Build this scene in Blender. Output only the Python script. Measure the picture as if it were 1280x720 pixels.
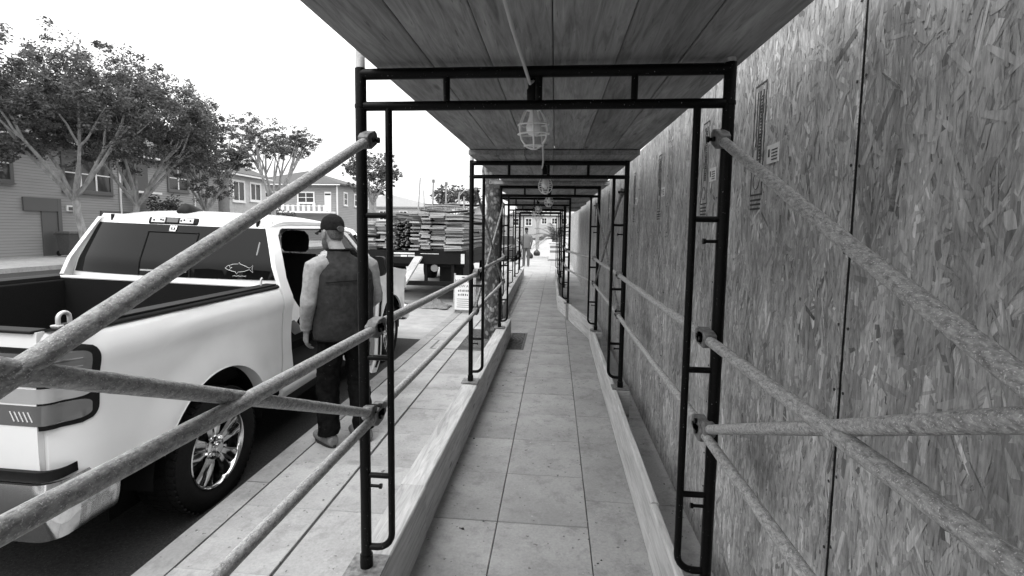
import bpy, bmesh, math, random
from mathutils import Vector, Matrix, noise
R = math.radians
random.seed(7)
S = bpy.context.scene
COL = S.collection
for o in list(bpy.data.objects): bpy.data.objects.remove(o)

# ------------------------------------------------------------------ camera
cam_d = bpy.data.cameras.new('camera'); cam = bpy.data.objects.new('camera', cam_d); COL.objects.link(cam)
cr = Vector((0.99590839, 0.08933054, 0.01365734)); cu = Vector((-0.0210826, 0.08271347, 0.99635034)); cb = cr.cross(cu)
m = Matrix((cr, cu, cb)).transposed().to_4x4(); m.translation = (0, 0, 1.70)
cam.matrix_world = m
cam_d.sensor_fit = 'HORIZONTAL'; cam_d.sensor_width = 36
cam_d.lens = 36 * 600 / 1280
cam_d.shift_y = -23 / 1280
cam_d.clip_start = .02; cam_d.clip_end = 1500
S.camera = cam
# ------------------------------------------------------------------ sky, sun, exposure
W = bpy.data.worlds.new('World'); S.world = W; W.use_nodes = True
nt = W.node_tree; nt.nodes.clear()
wo = nt.nodes.new('ShaderNodeOutputWorld'); bg = nt.nodes.new('ShaderNodeBackground')
sky = nt.nodes.new('ShaderNodeTexSky'); sky.sky_type = 'NISHITA'; sky.sun_disc = False
SUN_EL, SUN_AZ = 58, 195          # azimuth clockwise from +Y: behind the camera, a little to its left
sky.sun_elevation = R(SUN_EL); sky.sun_rotation = R(SUN_AZ); sky.dust_density = 6; sky.air_density = 1.0
bw = nt.nodes.new('ShaderNodeRGBToBW')
mixs = nt.nodes.new('ShaderNodeMix'); mixs.data_type = 'RGBA'
tc = nt.nodes.new('ShaderNodeTexCoord'); ns = nt.nodes.new('ShaderNodeTexNoise'); ns.inputs['Scale'].default_value = 1.3; ns.inputs['Detail'].default_value = 5
mr = nt.nodes.new('ShaderNodeMapRange'); mr.inputs['From Min'].default_value = .3; mr.inputs['From Max'].default_value = .7
mr.inputs['To Min'].default_value = 5.3; mr.inputs['To Max'].default_value = 6.6
nt.links.new(tc.outputs['Generated'], ns.inputs['Vector']); nt.links.new(ns.outputs['Fac'], mr.inputs['Value'])
nt.links.new(sky.outputs['Color'], bw.inputs['Color'])
sz = nt.nodes.new('ShaderNodeSeparateXYZ'); nt.links.new(tc.outputs['Generated'], sz.inputs[0])
mz = nt.nodes.new('ShaderNodeMath'); mz.operation = 'MULTIPLY_ADD'; mz.use_clamp = False; mz.inputs[1].default_value = 2.0; mz.inputs[2].default_value = 1.0
cz = nt.nodes.new('ShaderNodeMath'); cz.operation = 'MAXIMUM'; cz.inputs[1].default_value = 0.0; nt.links.new(sz.outputs['Z'], cz.inputs[0]); nt.links.new(cz.outputs[0], mz.inputs[0])
mm = nt.nodes.new('ShaderNodeMath'); mm.operation = 'MULTIPLY'; nt.links.new(mr.outputs['Result'], mm.inputs[0]); nt.links.new(mz.outputs[0], mm.inputs[1])   # overcast dome: zenith three times the horizon
mixs.inputs[0].default_value = .85                      # high thin overcast over the clear sky
nt.links.new(bw.outputs['Val'], mixs.inputs[6]); nt.links.new(mm.outputs[0], mixs.inputs[7])
nt.links.new(mixs.outputs[2], bg.inputs['Color']); bg.inputs['Strength'].default_value = .11
nt.links.new(bg.outputs['Background'], wo.inputs['Surface'])
sd = bpy.data.lights.new('sun', 'SUN'); sun = bpy.data.objects.new('sun', sd); COL.objects.link(sun)
sd.energy = .6; sd.angle = R(20); sd.color = (1, 1, 1)
az, el = R(SUN_AZ), R(SUN_EL)
sdir = Vector((math.sin(az) * math.cos(el), math.cos(az) * math.cos(el), math.sin(el)))
sun.rotation_euler = sdir.to_track_quat('Z', 'Y').to_euler(); sun.location = sdir * 60
S.view_settings.view_transform = 'Standard'; S.view_settings.look = 'None'
S.view_settings.exposure = 1.05; S.view_settings.gamma = 1; S.view_settings.use_curve_mapping = False
S.render.engine = 'CYCLES'; S.cycles.max_bounces = 7; S.cycles.diffuse_bounces = 4; S.cycles.glossy_bounces = 3; S.cycles.transparent_max_bounces = 8; S.cycles.transmission_bounces = 4

# ------------------------------------------------------------------ materials (a black and white place: greys only)
def g3(v): return (v, v, v, 1)
class NT:
    def __init__(s, name):
        s.m = bpy.data.materials.new(name); s.m.use_nodes = True; s.t = s.m.node_tree
        s.b = s.t.nodes['Principled BSDF']; s.out = s.t.nodes['Material Output']
    def n(s, typ, **kw):
        x = s.t.nodes.new(typ)
        for k, v in kw.items():
            if k in x.inputs.keys(): x.inputs[k].default_value = v
            else: setattr(x, k, v)
        return x
    def l(s, a, b): s.t.links.new(a, b)
    def coord(s, scale=(1, 1, 1), rot=(0, 0, 0), which='Object'):
        c = s.n('ShaderNodeTexCoord'); mp = s.n('ShaderNodeMapping'); mp.inputs['Scale'].default_value = scale; mp.inputs['Rotation'].default_value = rot
        s.l(c.outputs[which], mp.inputs['Vector']); return mp.outputs['Vector']
    def noise(s, vec, scale, detail=5, rough=.6, dist=0):
        x = s.n('ShaderNodeTexNoise', Scale=scale, Detail=detail, Roughness=rough, Distortion=dist); s.l(vec, x.inputs['Vector']); return x.outputs['Fac']
    def ramp(s, fac, pts):
        r = s.n('ShaderNodeValToRGB'); e = r.color_ramp.elements
        while len(e) < len(pts): e.new(.5)
        for i, (p, v) in enumerate(pts): e[i].position = p; e[i].color = g3(v)
        s.l(fac, r.inputs['Fac']); return r.outputs['Color']
    def math(s, op, a, b=None, clamp=False):
        x = s.n('ShaderNodeMath', operation=op, use_clamp=clamp)
        for i, v in enumerate((a, b)):
            if v is None: continue
            if isinstance(v, (int, float)): x.inputs[i].default_value = v
            else: s.l(v, x.inputs[i])
        return x.outputs[0]
    def mix(s, fac, a, b, mode='MIX'):
        x = s.n('ShaderNodeMix', data_type='RGBA', blend_type=mode)
        for i, v in ((0, fac), (6, a), (7, b)):
            if isinstance(v, (int, float)): x.inputs[i].default_value = v if i == 0 else g3(v)
            else: s.l(v, x.inputs[i])
        return x.outputs[2]
    def bump(s, h, strength=.4, dist=.01):
        b = s.n('ShaderNodeBump', Strength=strength, Distance=dist); s.l(h, b.inputs['Height']); s.l(b.outputs['Normal'], s.b.inputs['Normal'])
    def rand(s): return s.n('ShaderNodeObjectInfo').outputs['Random']
    def col(s, c): s.l(c, s.b.inputs['Base Color'])
def rough_mat(name, lo, hi, scale=8, rough=.75, stretch=(1, 1, 1), bump=.3, dist=.004, metal=0, detail=6, spec=.3, speck=None, rnd=0):
    k = NT(name); v = k.coord(stretch); f = k.noise(v, scale, detail, .62)
    c = k.ramp(f, [(.3, lo), (.7, hi)])
    if speck:
        f2 = k.noise(k.coord(), speck[0], 3, .5); c = k.mix(k.ramp(f2, [(speck[1], 0), (speck[1] + .05, 1)]), c, speck[2])
    if rnd:
        c = k.mix(1, c, k.ramp(k.rand(), [(0, 1 - rnd), (1, 1)]), 'MULTIPLY')
    k.col(c); k.b.inputs['Roughness'].default_value = rough; k.b.inputs['Metallic'].default_value = metal
    k.b.inputs['Specular IOR Level'].default_value = spec
    if bump: k.bump(k.noise(k.coord(stretch), scale * 3, 4, .6), bump, dist)
    return k.m
def plain(name, v, rough=.5, metal=0, spec=.5, coat=0):
    k = NT(name); f = k.noise(k.coord(), 14, 5, .6)
    k.col(k.ramp(f, [(.3, v * .93), (.7, v)]))
    k.l(k.ramp(f, [(.3, max(rough * .85, .01)), (.7, min(1, rough * 1.12))]), k.b.inputs['Roughness'])
    k.b.inputs['Metallic'].default_value = metal; k.b.inputs['Specular IOR Level'].default_value = spec; k.b.inputs['Coat Weight'].default_value = coat
    return k.m
def glass_clear(name, tint=.85):
    k = NT(name); tr = k.n('ShaderNodeBsdfTransparent'); tr.inputs['Color'].default_value = g3(tint)
    gl = k.n('ShaderNodeBsdfGlossy'); gl.inputs['Roughness'].default_value = .03; gl.inputs['Color'].default_value = g3(.9)
    fr = k.n('ShaderNodeLayerWeight', Blend=.5); ms = k.n('ShaderNodeMixShader')
    k.l(k.math('MULTIPLY_ADD' if False else 'ADD', k.math('MULTIPLY', k.math('POWER', fr.outputs['Facing'], 4.0), .6), .04), ms.inputs[0]); k.l(tr.outputs[0], ms.inputs[1]); k.l(gl.outputs[0], ms.inputs[2]); k.l(ms.outputs[0], k.out.inputs['Surface'])
    return k.m
def osb_mat():
    k = NT('oriented_strand_board'); c0 = k.n('ShaderNodeTexCoord'); sp0 = k.n('ShaderNodeSeparateXYZ'); k.l(c0.outputs['Object'], sp0.inputs[0])
    rnd = k.math('MULTIPLY', k.rand(), 40.0); cb_ = k.n('ShaderNodeCombineXYZ')         # flat board coords: x along the wall, y up
    k.l(k.math('ADD', sp0.outputs['Y'], rnd), cb_.inputs[0]); k.l(k.math('ADD', sp0.outputs['Z'], rnd), cb_.inputs[1])
    wob = k.n('ShaderNodeTexNoise', Scale=9.0, Detail=3.0, Roughness=.65, noise_dimensions='2D'); k.l(cb_.outputs[0], wob.inputs['Vector'])
    va = k.n('ShaderNodeVectorMath', operation='MULTIPLY_ADD'); va.inputs[1].default_value = (.03, .03, 0)
    k.l(wob.outputs['Color'], va.inputs[0]); k.l(cb_.outputs[0], va.inputs[2])
    def at(ang, sc):
        mr_ = k.n('ShaderNodeMapping'); mr_.inputs['Rotation'].default_value = (0, 0, R(ang)); k.l(va.outputs[0], mr_.inputs['Vector'])
        ms_ = k.n('ShaderNodeMapping'); ms_.inputs['Scale'].default_value = (sc[0], sc[1], 1); k.l(mr_.outputs[0], ms_.inputs['Vector']); return ms_.outputs[0]
    def nz(v, d=3, r=.65, scale=1.0):
        x = k.n('ShaderNodeTexNoise', Scale=scale, Detail=float(d), Roughness=r, noise_dimensions='2D'); k.l(v, x.inputs['Vector']); return x.outputs['Fac']
    lay = []
    for ang, sc in ((3, (58, 6.5)), (-14, (44, 6)), (17, (50, 7)), (-40, (56, 8))):
        v = at(ang, sc); vo = k.n('ShaderNodeTexVoronoi', Scale=1.0, Randomness=1.0, voronoi_dimensions='2D'); k.l(v, vo.inputs['Vector'])
        q = k.n('ShaderNodeSeparateColor'); k.l(vo.outputs['Color'], q.inputs[0]); lay.append((q.outputs[0], q.outputs[1], nz(v, 4, .72, 2.2), vo.outputs['Distance']))
    cur, fib, dst = lay[0][0], lay[0][2], lay[0][3]
    for i in (1, 2, 3):
        msk = k.ramp(lay[i][1], [(.56 + .05 * i, 0), (.60 + .05 * i, 1)]); cur = k.mix(msk, cur, lay[i][0]); fib = k.mix(msk, fib, lay[i][2]); dst = k.mix(msk, dst, lay[i][3])
    c = k.ramp(cur, [(.0, .42), (.4, .54), (.7, .60), (.93, .66), (1, .78)])
    c = k.mix(.9, c, k.ramp(fib, [(.30, .32), (.46, .82), (.62, 1.05)]), 'MULTIPLY')
    c = k.mix(.55, c, k.ramp(nz(at(2, (260, 22)), 2), [(.3, .5), (.6, 1)]), 'MULTIPLY')
    c = k.mix(.5, c, k.ramp(dst, [(.45, 1), (.8, .4)]), 'MULTIPLY')
    c = k.mix(k.ramp(nz(at(7, (30, 3.4)), 6, .78), [(.585, 0), (.66, .75)]), c, .78)        # pale raised flakes
    c = k.mix(k.ramp(nz(at(-9, (34, 6)), 6, .78, 1.2), [(.60, 0), (.69, .65)]), c, .13)     # dark voids
    c = k.mix(.85, c, k.ramp(nz(at(0, (3.6, 1.3)), 5, .68), [(.34, .55), (.62, 1.05)]), 'MULTIPLY')
    c = k.mix(k.ramp(nz(at(0, (11, .8)), 6, .75, 1.3), [(.62, 0), (.78, .7)]), c, .08)      # dark weathered streaks
    k.col(c); k.b.inputs['Roughness'].default_value = .75; k.b.inputs['Specular IOR Level'].default_value = .2
    k.bump(k.math('ADD', k.math('MULTIPLY', cur, .5), k.math('MULTIPLY', fib, .9)), .32, .004)
    return k.m
def wood_mat(name, lo, hi, along='y', rough=.8, contrast=1.0, stain=.5, rnd=.2, bump=.5):
    k = NT(name); st = {'y': (34, 2.6, 34), 'x': (2.6, 34, 34), 'z': (34, 34, 2.6)}[along]
    c0 = k.n('ShaderNodeTexCoord'); of = k.n('ShaderNodeVectorMath', operation='ADD'); k.l(c0.outputs['Object'], of.inputs[0])
    k.l(k.math('MULTIPLY', k.rand(), 31.0), of.inputs[1])
    mp = k.n('ShaderNodeMapping'); mp.inputs['Scale'].default_value = st; k.l(of.outputs[0], mp.inputs['Vector'])
    f = k.noise(mp.outputs[0], 1.0, 7, .65, 1.2)
    c = k.ramp(f, [(.25, lo * .8), (.5, (lo + hi) / 2), (.75, hi)])
    mp2 = k.n('ShaderNodeMapping'); mp2.inputs['Scale'].default_value = [x * .12 + .6 for x in st]; k.l(of.outputs[0], mp2.inputs['Vector'])
    b = k.noise(mp2.outputs[0], 1.3, 5, .6)
    c = k.mix(stain, c, k.ramp(b, [(.3, .5), (.65, 1)]), 'MULTIPLY')
    vo = k.n('ShaderNodeTexVoronoi', Scale=.9); mp3 = k.n('ShaderNodeMapping'); mp3.inputs['Scale'].default_value = {'y': (7, 2, 7), 'x': (2, 7, 7), 'z': (7, 7, 2)}[along]
    k.l(of.outputs[0], mp3.inputs['Vector']); k.l(mp3.outputs[0], vo.inputs['Vector'])
    c = k.mix(k.ramp(vo.outputs['Distance'], [(.05, .8), (.12, 0)]), c, lo * .35)      # knots
    fine = k.noise(mp.outputs[0], 3.2, 3, .5)
    c = k.mix(k.ramp(fine, [(.66, 0), (.72, .55)]), c, lo * .35)    # checks along the grain
    c = k.mix(1, c, k.ramp(k.rand(), [(0, 1 - rnd), (1, 1)]), 'MULTIPLY')
    k.col(c); k.b.inputs['Roughness'].default_value = rough; k.b.inputs['Specular IOR Level'].default_value = .2
    k.bump(f, bump, .004); return k.m
def concrete_mat(name, lo, hi, rnd=.09):
    k = NT(name); c0 = k.n('ShaderNodeTexCoord'); of = k.n('ShaderNodeVectorMath', operation='ADD'); k.l(c0.outputs['Object'], of.inputs[0]); k.l(k.math('MULTIPLY', k.rand(), 23.0), of.inputs[1])
    v = of.outputs[0]
    c = k.ramp(k.noise(v, 2.2, 6, .6), [(.3, lo), (.7, hi)])
    c = k.mix(.5, c, k.ramp(k.noise(v, 70, 4, .7), [(.3, .6), (.65, 1)]), 'MULTIPLY')
    c = k.mix(k.ramp(k.noise(v, 7, 7, .78), [(.50, 0), (.76, .8)]), c, lo * .45)
    c = k.mix(k.ramp(k.noise(k.coord(), .9, 6, .7), [(.45, 0), (.72, .45)]), c, lo * .55)
    c = k.mix(k.ramp(k.noise(v, 32, 2, .5), [(.70, 0), (.73, .8)]), c, lo * .3)
    c = k.mix(k.ramp(k.noise(v, 26, 2, .5), [(.745, 0), (.77, .5)]), c, .6)
    c = k.mix(1, c, k.ramp(k.rand(), [(0, 1 - rnd), (1, 1)]), 'MULTIPLY')
    k.col(c); k.b.inputs['Roughness'].default_value = .85; k.b.inputs['Specular IOR Level'].default_value = .25
    k.bump(k.noise(v, 60, 5, .7), .35, .003); return k.m
def siding_mat(name, v, pitch=.14):
    k = NT(name); sp = k.n('ShaderNodeSeparateXYZ'); c0 = k.n('ShaderNodeTexCoord'); k.l(c0.outputs['Object'], sp.inputs[0])
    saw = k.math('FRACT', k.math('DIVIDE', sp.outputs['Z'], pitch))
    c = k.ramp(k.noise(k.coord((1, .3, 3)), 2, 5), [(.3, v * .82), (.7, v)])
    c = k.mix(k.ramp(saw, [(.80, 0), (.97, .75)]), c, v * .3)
    k.col(c); k.b.inputs['Roughness'].default_value = .7; k.bump(k.math('SUBTRACT', 1.0, saw), .7, .02); return k.m
def leaf_mat(name, lo, hi):
    k = NT(name); c = k.ramp(k.n('ShaderNodeNewGeometry').outputs['Random Per Island'], [(0, lo), (1, hi)])
    k.col(c); k.b.inputs['Roughness'].default_value = .55; k.b.inputs['Specular IOR Level'].default_value = .3
    tl = k.n('ShaderNodeBsdfTranslucent'); k.l(c, tl.inputs['Color']); ms = k.n('ShaderNodeMixShader'); ms.inputs[0].default_value = .35
    k.l(k.b.outputs[0], ms.inputs[1]); k.l(tl.outputs[0], ms.inputs[2]); k.l(ms.outputs[0], k.out.inputs['Surface']); return k.m
def bark_plane():
    k = NT('plane_tree_bark'); v = k.coord((1, 1, .7)); vo = k.n('ShaderNodeTexVoronoi', Scale=21.0); 
    d = k.n('ShaderNodeTexNoise', Scale=9.0, Detail=4.0); k.l(v, d.inputs['Vector']); va = k.n('ShaderNodeVectorMath', operation='MULTIPLY_ADD'); va.inputs[1].default_value = (.12, .12, .12); k.l(d.outputs['Color'], va.inputs[0]); k.l(v, va.inputs[2]); k.l(va.outputs[0], vo.inputs['Vector'])
    sp = k.n('ShaderNodeSeparateColor'); k.l(vo.outputs['Color'], sp.inputs[0])
    c = k.ramp(sp.outputs[0], [(0, .03), (.35, .08), (.65, .17), (1, .34)])
    c = k.mix(k.ramp(vo.outputs['Distance'], [(.35, 0), (.65, .8)]), c, .02)
    k.col(c); k.b.inputs['Roughness'].default_value = .85; k.bump(sp.outputs[0], .9, .02); return k.m
def flake_mat():
    k = NT('osb_flake'); r = k.n('ShaderNodeNewGeometry').outputs['Random Per Island']
    c = k.ramp(r, [(0, .20), (.05, .40), (.45, .52), (.8, .59), (.95, .68), (1, .9)])
    c = k.mix(.8, c, k.ramp(k.noise(k.coord((1, 150, 16)), 1.0, 4, .7), [(.3, .55), (.6, 1.05)]), 'MULTIPLY')
    c = k.mix(.9, c, k.ramp(k.noise(k.coord((1, 3.2, 1.1)), 1.5, 5, .7), [(.34, .42), (.66, 1.12)]), 'MULTIPLY')
    c = k.mix(.6, c, k.ramp(k.noise(k.coord((1, 26, 9)), 1.0, 5, .7), [(.32, .5), (.6, 1.05)]), 'MULTIPLY')
    c = k.mix(k.ramp(k.noise(k.coord((1, 10, .7)), 1.4, 6, .75), [(.60, 0), (.76, .75)]), c, .06)
    k.col(c); k.b.inputs['Roughness'].default_value = .72; k.b.inputs['Specular IOR Level'].default_value = .2
    k.bump(k.noise(k.coord((1, 150, 20)), 1.0, 4, .7), .35, .002); return k.m
M = {}
M['osb'] = osb_mat(); M['flake'] = flake_mat()
M['deck'] = wood_mat('deck_plank_wood', .22, .52, 'y', stain=.85, rnd=.3, bump=.6)
M['timber'] = wood_mat('sill_timber_wood', .34, .66, 'y', stain=.6, rnd=.1, bump=.9)
M['board'] = wood_mat('pale_board_wood', .42, .72, 'y', stain=.5, rnd=.12, bump=.8)
M['conc'] = concrete_mat('paving_concrete', .35, .47)
M['conc_new'] = concrete_mat('patched_concrete', .34, .44)
M['joint'] = rough_mat('joint_grit', .03, .06, 30)
M['kerb'] = concrete_mat('kerb_concrete', .27, .38)
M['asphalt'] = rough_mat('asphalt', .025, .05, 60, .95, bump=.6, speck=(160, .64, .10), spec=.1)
M['road_lit'] = rough_mat('lit_road_grey', .24, .36, 3, .9, bump=.4, speck=(90, .66, .12))  # lighter road colour, stands for strong light on the road
M['farconc'] = concrete_mat('far_concrete', .36, .46)
M['black'] = rough_mat('black_enamel', .002, .004, 30, .42, bump=.25, spec=.14, speck=(200, .71, .45))
M['galv'] = rough_mat('rough_galvanised_pipe', .16, .42, 26, .62, (1, .35, 1), bump=.9, dist=.006, spec=.4, speck=(75, .6, .55))
M['pipe'] = rough_mat('scuffed_pipe', .15, .52, 130, .62, (1, .5, 1), bump=.9, dist=.003, spec=.3, speck=(320, .60, .62), detail=9)
M['clamp'] = rough_mat('clamp_steel', .07, .28, 35, .55, bump=.7, metal=.3)
M['steel'] = rough_mat('coupling_steel', .35, .55, 30, .45, bump=.2, metal=.3)
M['white'] = rough_mat('white_car_paint', .66, .76, 1.3, .28, bump=0, spec=.5, detail=8); M['white'].node_tree.nodes['Principled BSDF'].inputs['Coat Weight'].default_value = .7
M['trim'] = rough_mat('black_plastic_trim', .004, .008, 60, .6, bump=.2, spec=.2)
M['liner'] = rough_mat('bed_liner', .004, .009, 120, .85, bump=.5, dist=.003, spec=.15)
M['rubber'] = rough_mat('tyre_rubber', .005, .010, 60, .85, bump=.3, spec=.2)
M['chrome'] = plain('chrome', .72, .12, 1)
M['tint'] = plain('privacy_glass', .004, .03, 0, .2)
M['lens_dark'] = plain('smoked_lens', .05, .08, 0, .6, .6)
M['lens_pale'] = plain('pale_lens', .34, .08, 0, .6, .6)
M['lens_smoke'] = plain('red_lens', .11, .08, 0, .6, .6)
M['lens_mid'] = plain('grey_lens', .22, .1, 0, .6, .6)
M['lens_light'] = plain('clear_lens', .6, .1, 0, .6, .6)
M['print'] = plain('white_print', .75, .6)
M['glass'] = glass_clear('clear_glass')
M['seat'] = rough_mat('seat_cloth', .004, .009, 80, .9, bump=.4, spec=.1)
M['paper'] = plain('paper', .62, .8)
M['skin'] = rough_mat('skin', .16, .23, 40, .55, bump=.15, dist=.002)
M['vest'] = rough_mat('vest_cloth', .018, .036, 22, .92, bump=.5, dist=.006, spec=.05)
M['seam'] = rough_mat('vest_seam', .006, .010, 22, .92, spec=.05)
M['sleeve'] = rough_mat('sweatshirt_cloth', .19, .30, 30, .95, bump=.5, dist=.006)
M['trouser'] = rough_mat('dark_denim', .003, .009, 26, .9, bump=.6, dist=.008, spec=.05, speck=(40, .7, .06))
M['boot'] = rough_mat('suede_boot', .12, .20, 50, .9, bump=.4)
M['sole'] = rough_mat('boot_sole', .02, .035, 50, .9)
M['cap'] = rough_mat('cap_cloth', .008, .018, 60, .9, bump=.5, spec=.05)
M['hair'] = rough_mat('grey_hair', .04, .11, 120, .8, bump=.6)
M['bulb'] = plain('frosted_bulb', .92, .25)
M['cage'] = plain('lamp_guard_wire', .8, .35)
M['cable'] = plain('pale_cable', .5, .6)
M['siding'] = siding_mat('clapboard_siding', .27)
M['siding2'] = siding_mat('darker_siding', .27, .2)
M['stucco'] = rough_mat('pale_stucco', .36, .48, 6)
M['roof'] = rough_mat('roof_shingle', .06, .12, 9, .9, bump=.5)
M['roof2'] = rough_mat('pale_roof', .22, .32, 7, .9, bump=.4)
M['wframe'] = plain('white_window_frame', .7, .5)
M['dframe'] = plain('dark_window_frame', .09, .5)
M['pane'] = plain('house_window_pane', .025, .06, 0, .6)
M['leaf'] = leaf_mat('street_tree_leaf', .04, .17)
M['leaf2'] = leaf_mat('shrub_leaf', .03, .10)
M['palm'] = leaf_mat('palm_leaf', .06, .2)
M['bark'] = rough_mat('pale_bark', .16, .40, 7, .85, (1, 1, .4), bump=.7, dist=.02)
M['bark_plane'] = bark_plane()
M['can'] = rough_mat('bin_plastic', .05, .08, 12, .6)
M['stack'] = wood_mat('stacked_plank_wood', .34, .62, 'x', stain=.5, rnd=.3)
M['tarp'] = rough_mat('canvas_tarp', .10, .22, 12, .9, bump=.5)
M['ink'] = plain('stamp_ink', .035, .8)
M['iron'] = rough_mat('cast_iron', .07, .15, 25, .7, bump=.5)
M['signw'] = plain('sign_white', .72, .6)
M['shirt'] = plain('pale_shirt', .14, .9)
M['khaki'] = plain('khaki_trousers', .10, .9)
M['bag'] = plain('black_bag', .015, .4)

# ------------------------------------------------------------------ mesh helpers
class MB:
    def __init__(s): s.v = []; s.f = []
    def add(s, vs, fs):
        n = len(s.v); s.v += [tuple(v) for v in vs]; s.f += [tuple(i + n for i in f) for f in fs]; return s
    def box(s, x0, x1, y0, y1, z0, z1, mtx=None):
        vs = [(x, y, z) for z in (z0, z1) for y in (y0, y1) for x in (x0, x1)]
        if mtx: vs = [mtx @ Vector(v) for v in vs]
        return s.add(vs, [(0, 2, 3, 1), (4, 5, 7, 6), (0, 1, 5, 4), (2, 6, 7, 3), (0, 4, 6, 2), (1, 3, 7, 5)])
    def loft(s, rings, cap=True, closed=True):
        n = len(rings[0]); vs = [p for r in rings for p in r]; fs = []
        for i in range(len(rings) - 1):
            for j in range(n if closed else n - 1):
                k = (j + 1) % n; fs.append((i * n + j, i * n + k, (i + 1) * n + k, (i + 1) * n + j))
        if cap: fs += [tuple(range(n))[::-1], tuple(range((len(rings) - 1) * n, len(rings) * n))]
        return s.add(vs, fs)
    def tube(s, pts, r, seg=10, jit=0, step=None, seed=0):
        pts = [Vector(p) for p in pts]; rs = r if isinstance(r, (list, tuple)) else [r] * len(pts)
        if step:
            q, qr = [pts[0]], [rs[0]]
            for a, b, ra, rb in zip(pts, pts[1:], rs, rs[1:]):
                n = max(1, int((b - a).length / step))
                for i in range(1, n + 1): q.append(a.lerp(b, i / n)); qr.append(ra + (rb - ra) * i / n)
            pts, rs = q, qr
        rings = []; up = None
        for i, p in enumerate(pts):
            t = (pts[min(i + 1, len(pts) - 1)] - pts[max(i - 1, 0)]).normalized()
            if up is None: up = t.orthogonal().normalized()
            up = (up - t * up.dot(t)).normalized(); w = t.cross(up)
            ring = []
            for j in range(seg):
                a = 2 * math.pi * j / seg; d = up * math.cos(a) + w * math.sin(a); rr = rs[i]
                if jit: rr += jit * (noise.noise((p + d * rs[i]) * 38 + Vector((seed, 0, 0))) + .6 * noise.noise((p + d * rs[i]) * 95))
                ring.append(p + d * rr)
            rings.append(ring)
        return s.loft(rings)
    def ell(s, secs, seg=16, power=1.0):
        # secs: (centre, axis_u, axis_v) ; ring = c + u cos + v sin
        rings = []
        for c, u, v in secs:
            c, u, v = Vector(c), Vector(u), Vector(v); ring = []
            for j in range(seg):
                a = 2 * math.pi * j / seg; ca, sa = math.cos(a), math.sin(a)
                if power != 1: ca = math.copysign(abs(ca) ** power, ca); sa = math.copysign(abs(sa) ** power, sa)
                ring.append(c + u * ca + v * sa)
            rings.append(ring)
        return s.loft(rings)
    def sphere(s, c, r, seg=14, rings=9):
        rx, ry, rz = r if isinstance(r, (tuple, list)) else (r, r, r); c = Vector(c); rr = []
        for i in range(rings):
            t = math.pi * (i + .02 if i == 0 else (i - .02 if i == rings - 1 else i)) / (rings - 1)
            rr.append([c + Vector((rx * math.sin(t) * math.cos(2 * math.pi * j / seg), ry * math.sin(t) * math.sin(2 * math.pi * j / seg), rz * -math.cos(t))) for j in range(seg)])
        return s.loft(rr)
    def lathe(s, prof, axis='z', seg=24, c=(0, 0, 0), cap=True):
        rings = []; c = Vector(c)
        for r, h in prof:
            ring = []
            for j in range(seg):
                a = 2 * math.pi * j / seg; x, y = r * math.cos(a), r * math.sin(a)
                ring.append(c + Vector({'z': (x, y, h), 'x': (h, x, y), 'y': (y, h, x)}[axis]))
            rings.append(ring)
        return s.loft(rings, cap)
    def prism(s, poly, ax, a, b):
        def pt(p, d): return {'x': (d, p[0], p[1]), 'y': (p[0], d, p[1]), 'z': (p[0], p[1], d)}[ax]
        return s.loft([[pt(p, a) for p in poly], [pt(p, b) for p in poly]])
    def skin(s, grid, th=None):
        # grid[i][j] open sheet; th: offset vector for thickness
        n = len(grid[0]); vs = [Vector(p) for r in grid for p in r]; fs = []
        for i in range(len(grid) - 1):
            for j in range(n - 1): fs.append((i * n + j, i * n + j + 1, (i + 1) * n + j + 1, (i + 1) * n + j))
        if th is None: return s.add(vs, fs)
        th = Vector(th); k = len(vs); vs2 = vs + [v + th for v in vs]; f2 = [tuple(i + k for i in f[::-1]) for f in fs]
        rim = [i for i in range(n)] + [i * n + n - 1 for i in range(1, len(grid))] + [(len(grid) - 1) * n + j for j in range(n - 2, -1, -1)] + [i * n for i in range(len(grid) - 2, 0, -1)]
        for a, b in zip(rim, rim[1:] + rim[:1]): f2.append((b, a, a + k, b + k))
        return s.add(vs2, fs + f2)
    def mesh(s, name, smooth=False, ang=40):
        me = bpy.data.meshes.new(name); me.from_pydata(s.v, [], s.f); me.update()
        bm = bmesh.new(); bm.from_mesh(me); bmesh.ops.recalc_face_normals(bm, faces=bm.faces)
        if smooth:
            for f in bm.faces: f.smooth = True
            for e in bm.edges:
                if len(e.link_faces) == 2 and e.calc_face_angle(0) > R(ang): e.smooth = False
        bm.to_mesh(me); bm.free(); return me
    def build(s, name, mat, parent=None, smooth=False, ang=40, bevel=0, loc=None, rot=None):
        me = s.mesh(name, smooth, ang); me.materials.append(mat if not isinstance(mat, str) else M[mat])
        return link(name, me, parent, bevel, loc, rot)
def link(name, me, parent=None, bevel=0, loc=None, rot=None):
    o = bpy.data.objects.new(name, me); COL.objects.link(o); o.parent = parent
    if loc: o.location = loc
    if rot: o.rotation_euler = rot
    if bevel:
        b = o.modifiers.new('bevel', 'BEVEL'); b.width = bevel; b.segments = 2; b.limit_method = 'ANGLE'; b.angle_limit = R(50)
    return o
def tag(o, label, cat, group=None):
    o['label'] = label; o['category'] = cat
    if group: o['group'] = group
    return o
def struct(o): o['kind'] = 'structure'; return o
def thing(name, label, cat, loc=(0, 0, 0), rz=0, group=None):
    o = bpy.data.objects.new(name, None); COL.objects.link(o); o.location = loc; o.rotation_euler = (0, 0, rz); o.empty_display_size = .2
    return tag(o, label, cat, group)
def dup(o, parent=None):
    c = o.copy(); COL.objects.link(c); c.parent = parent
    for ch in list(o.children): dup(ch, c)
    return c
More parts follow.
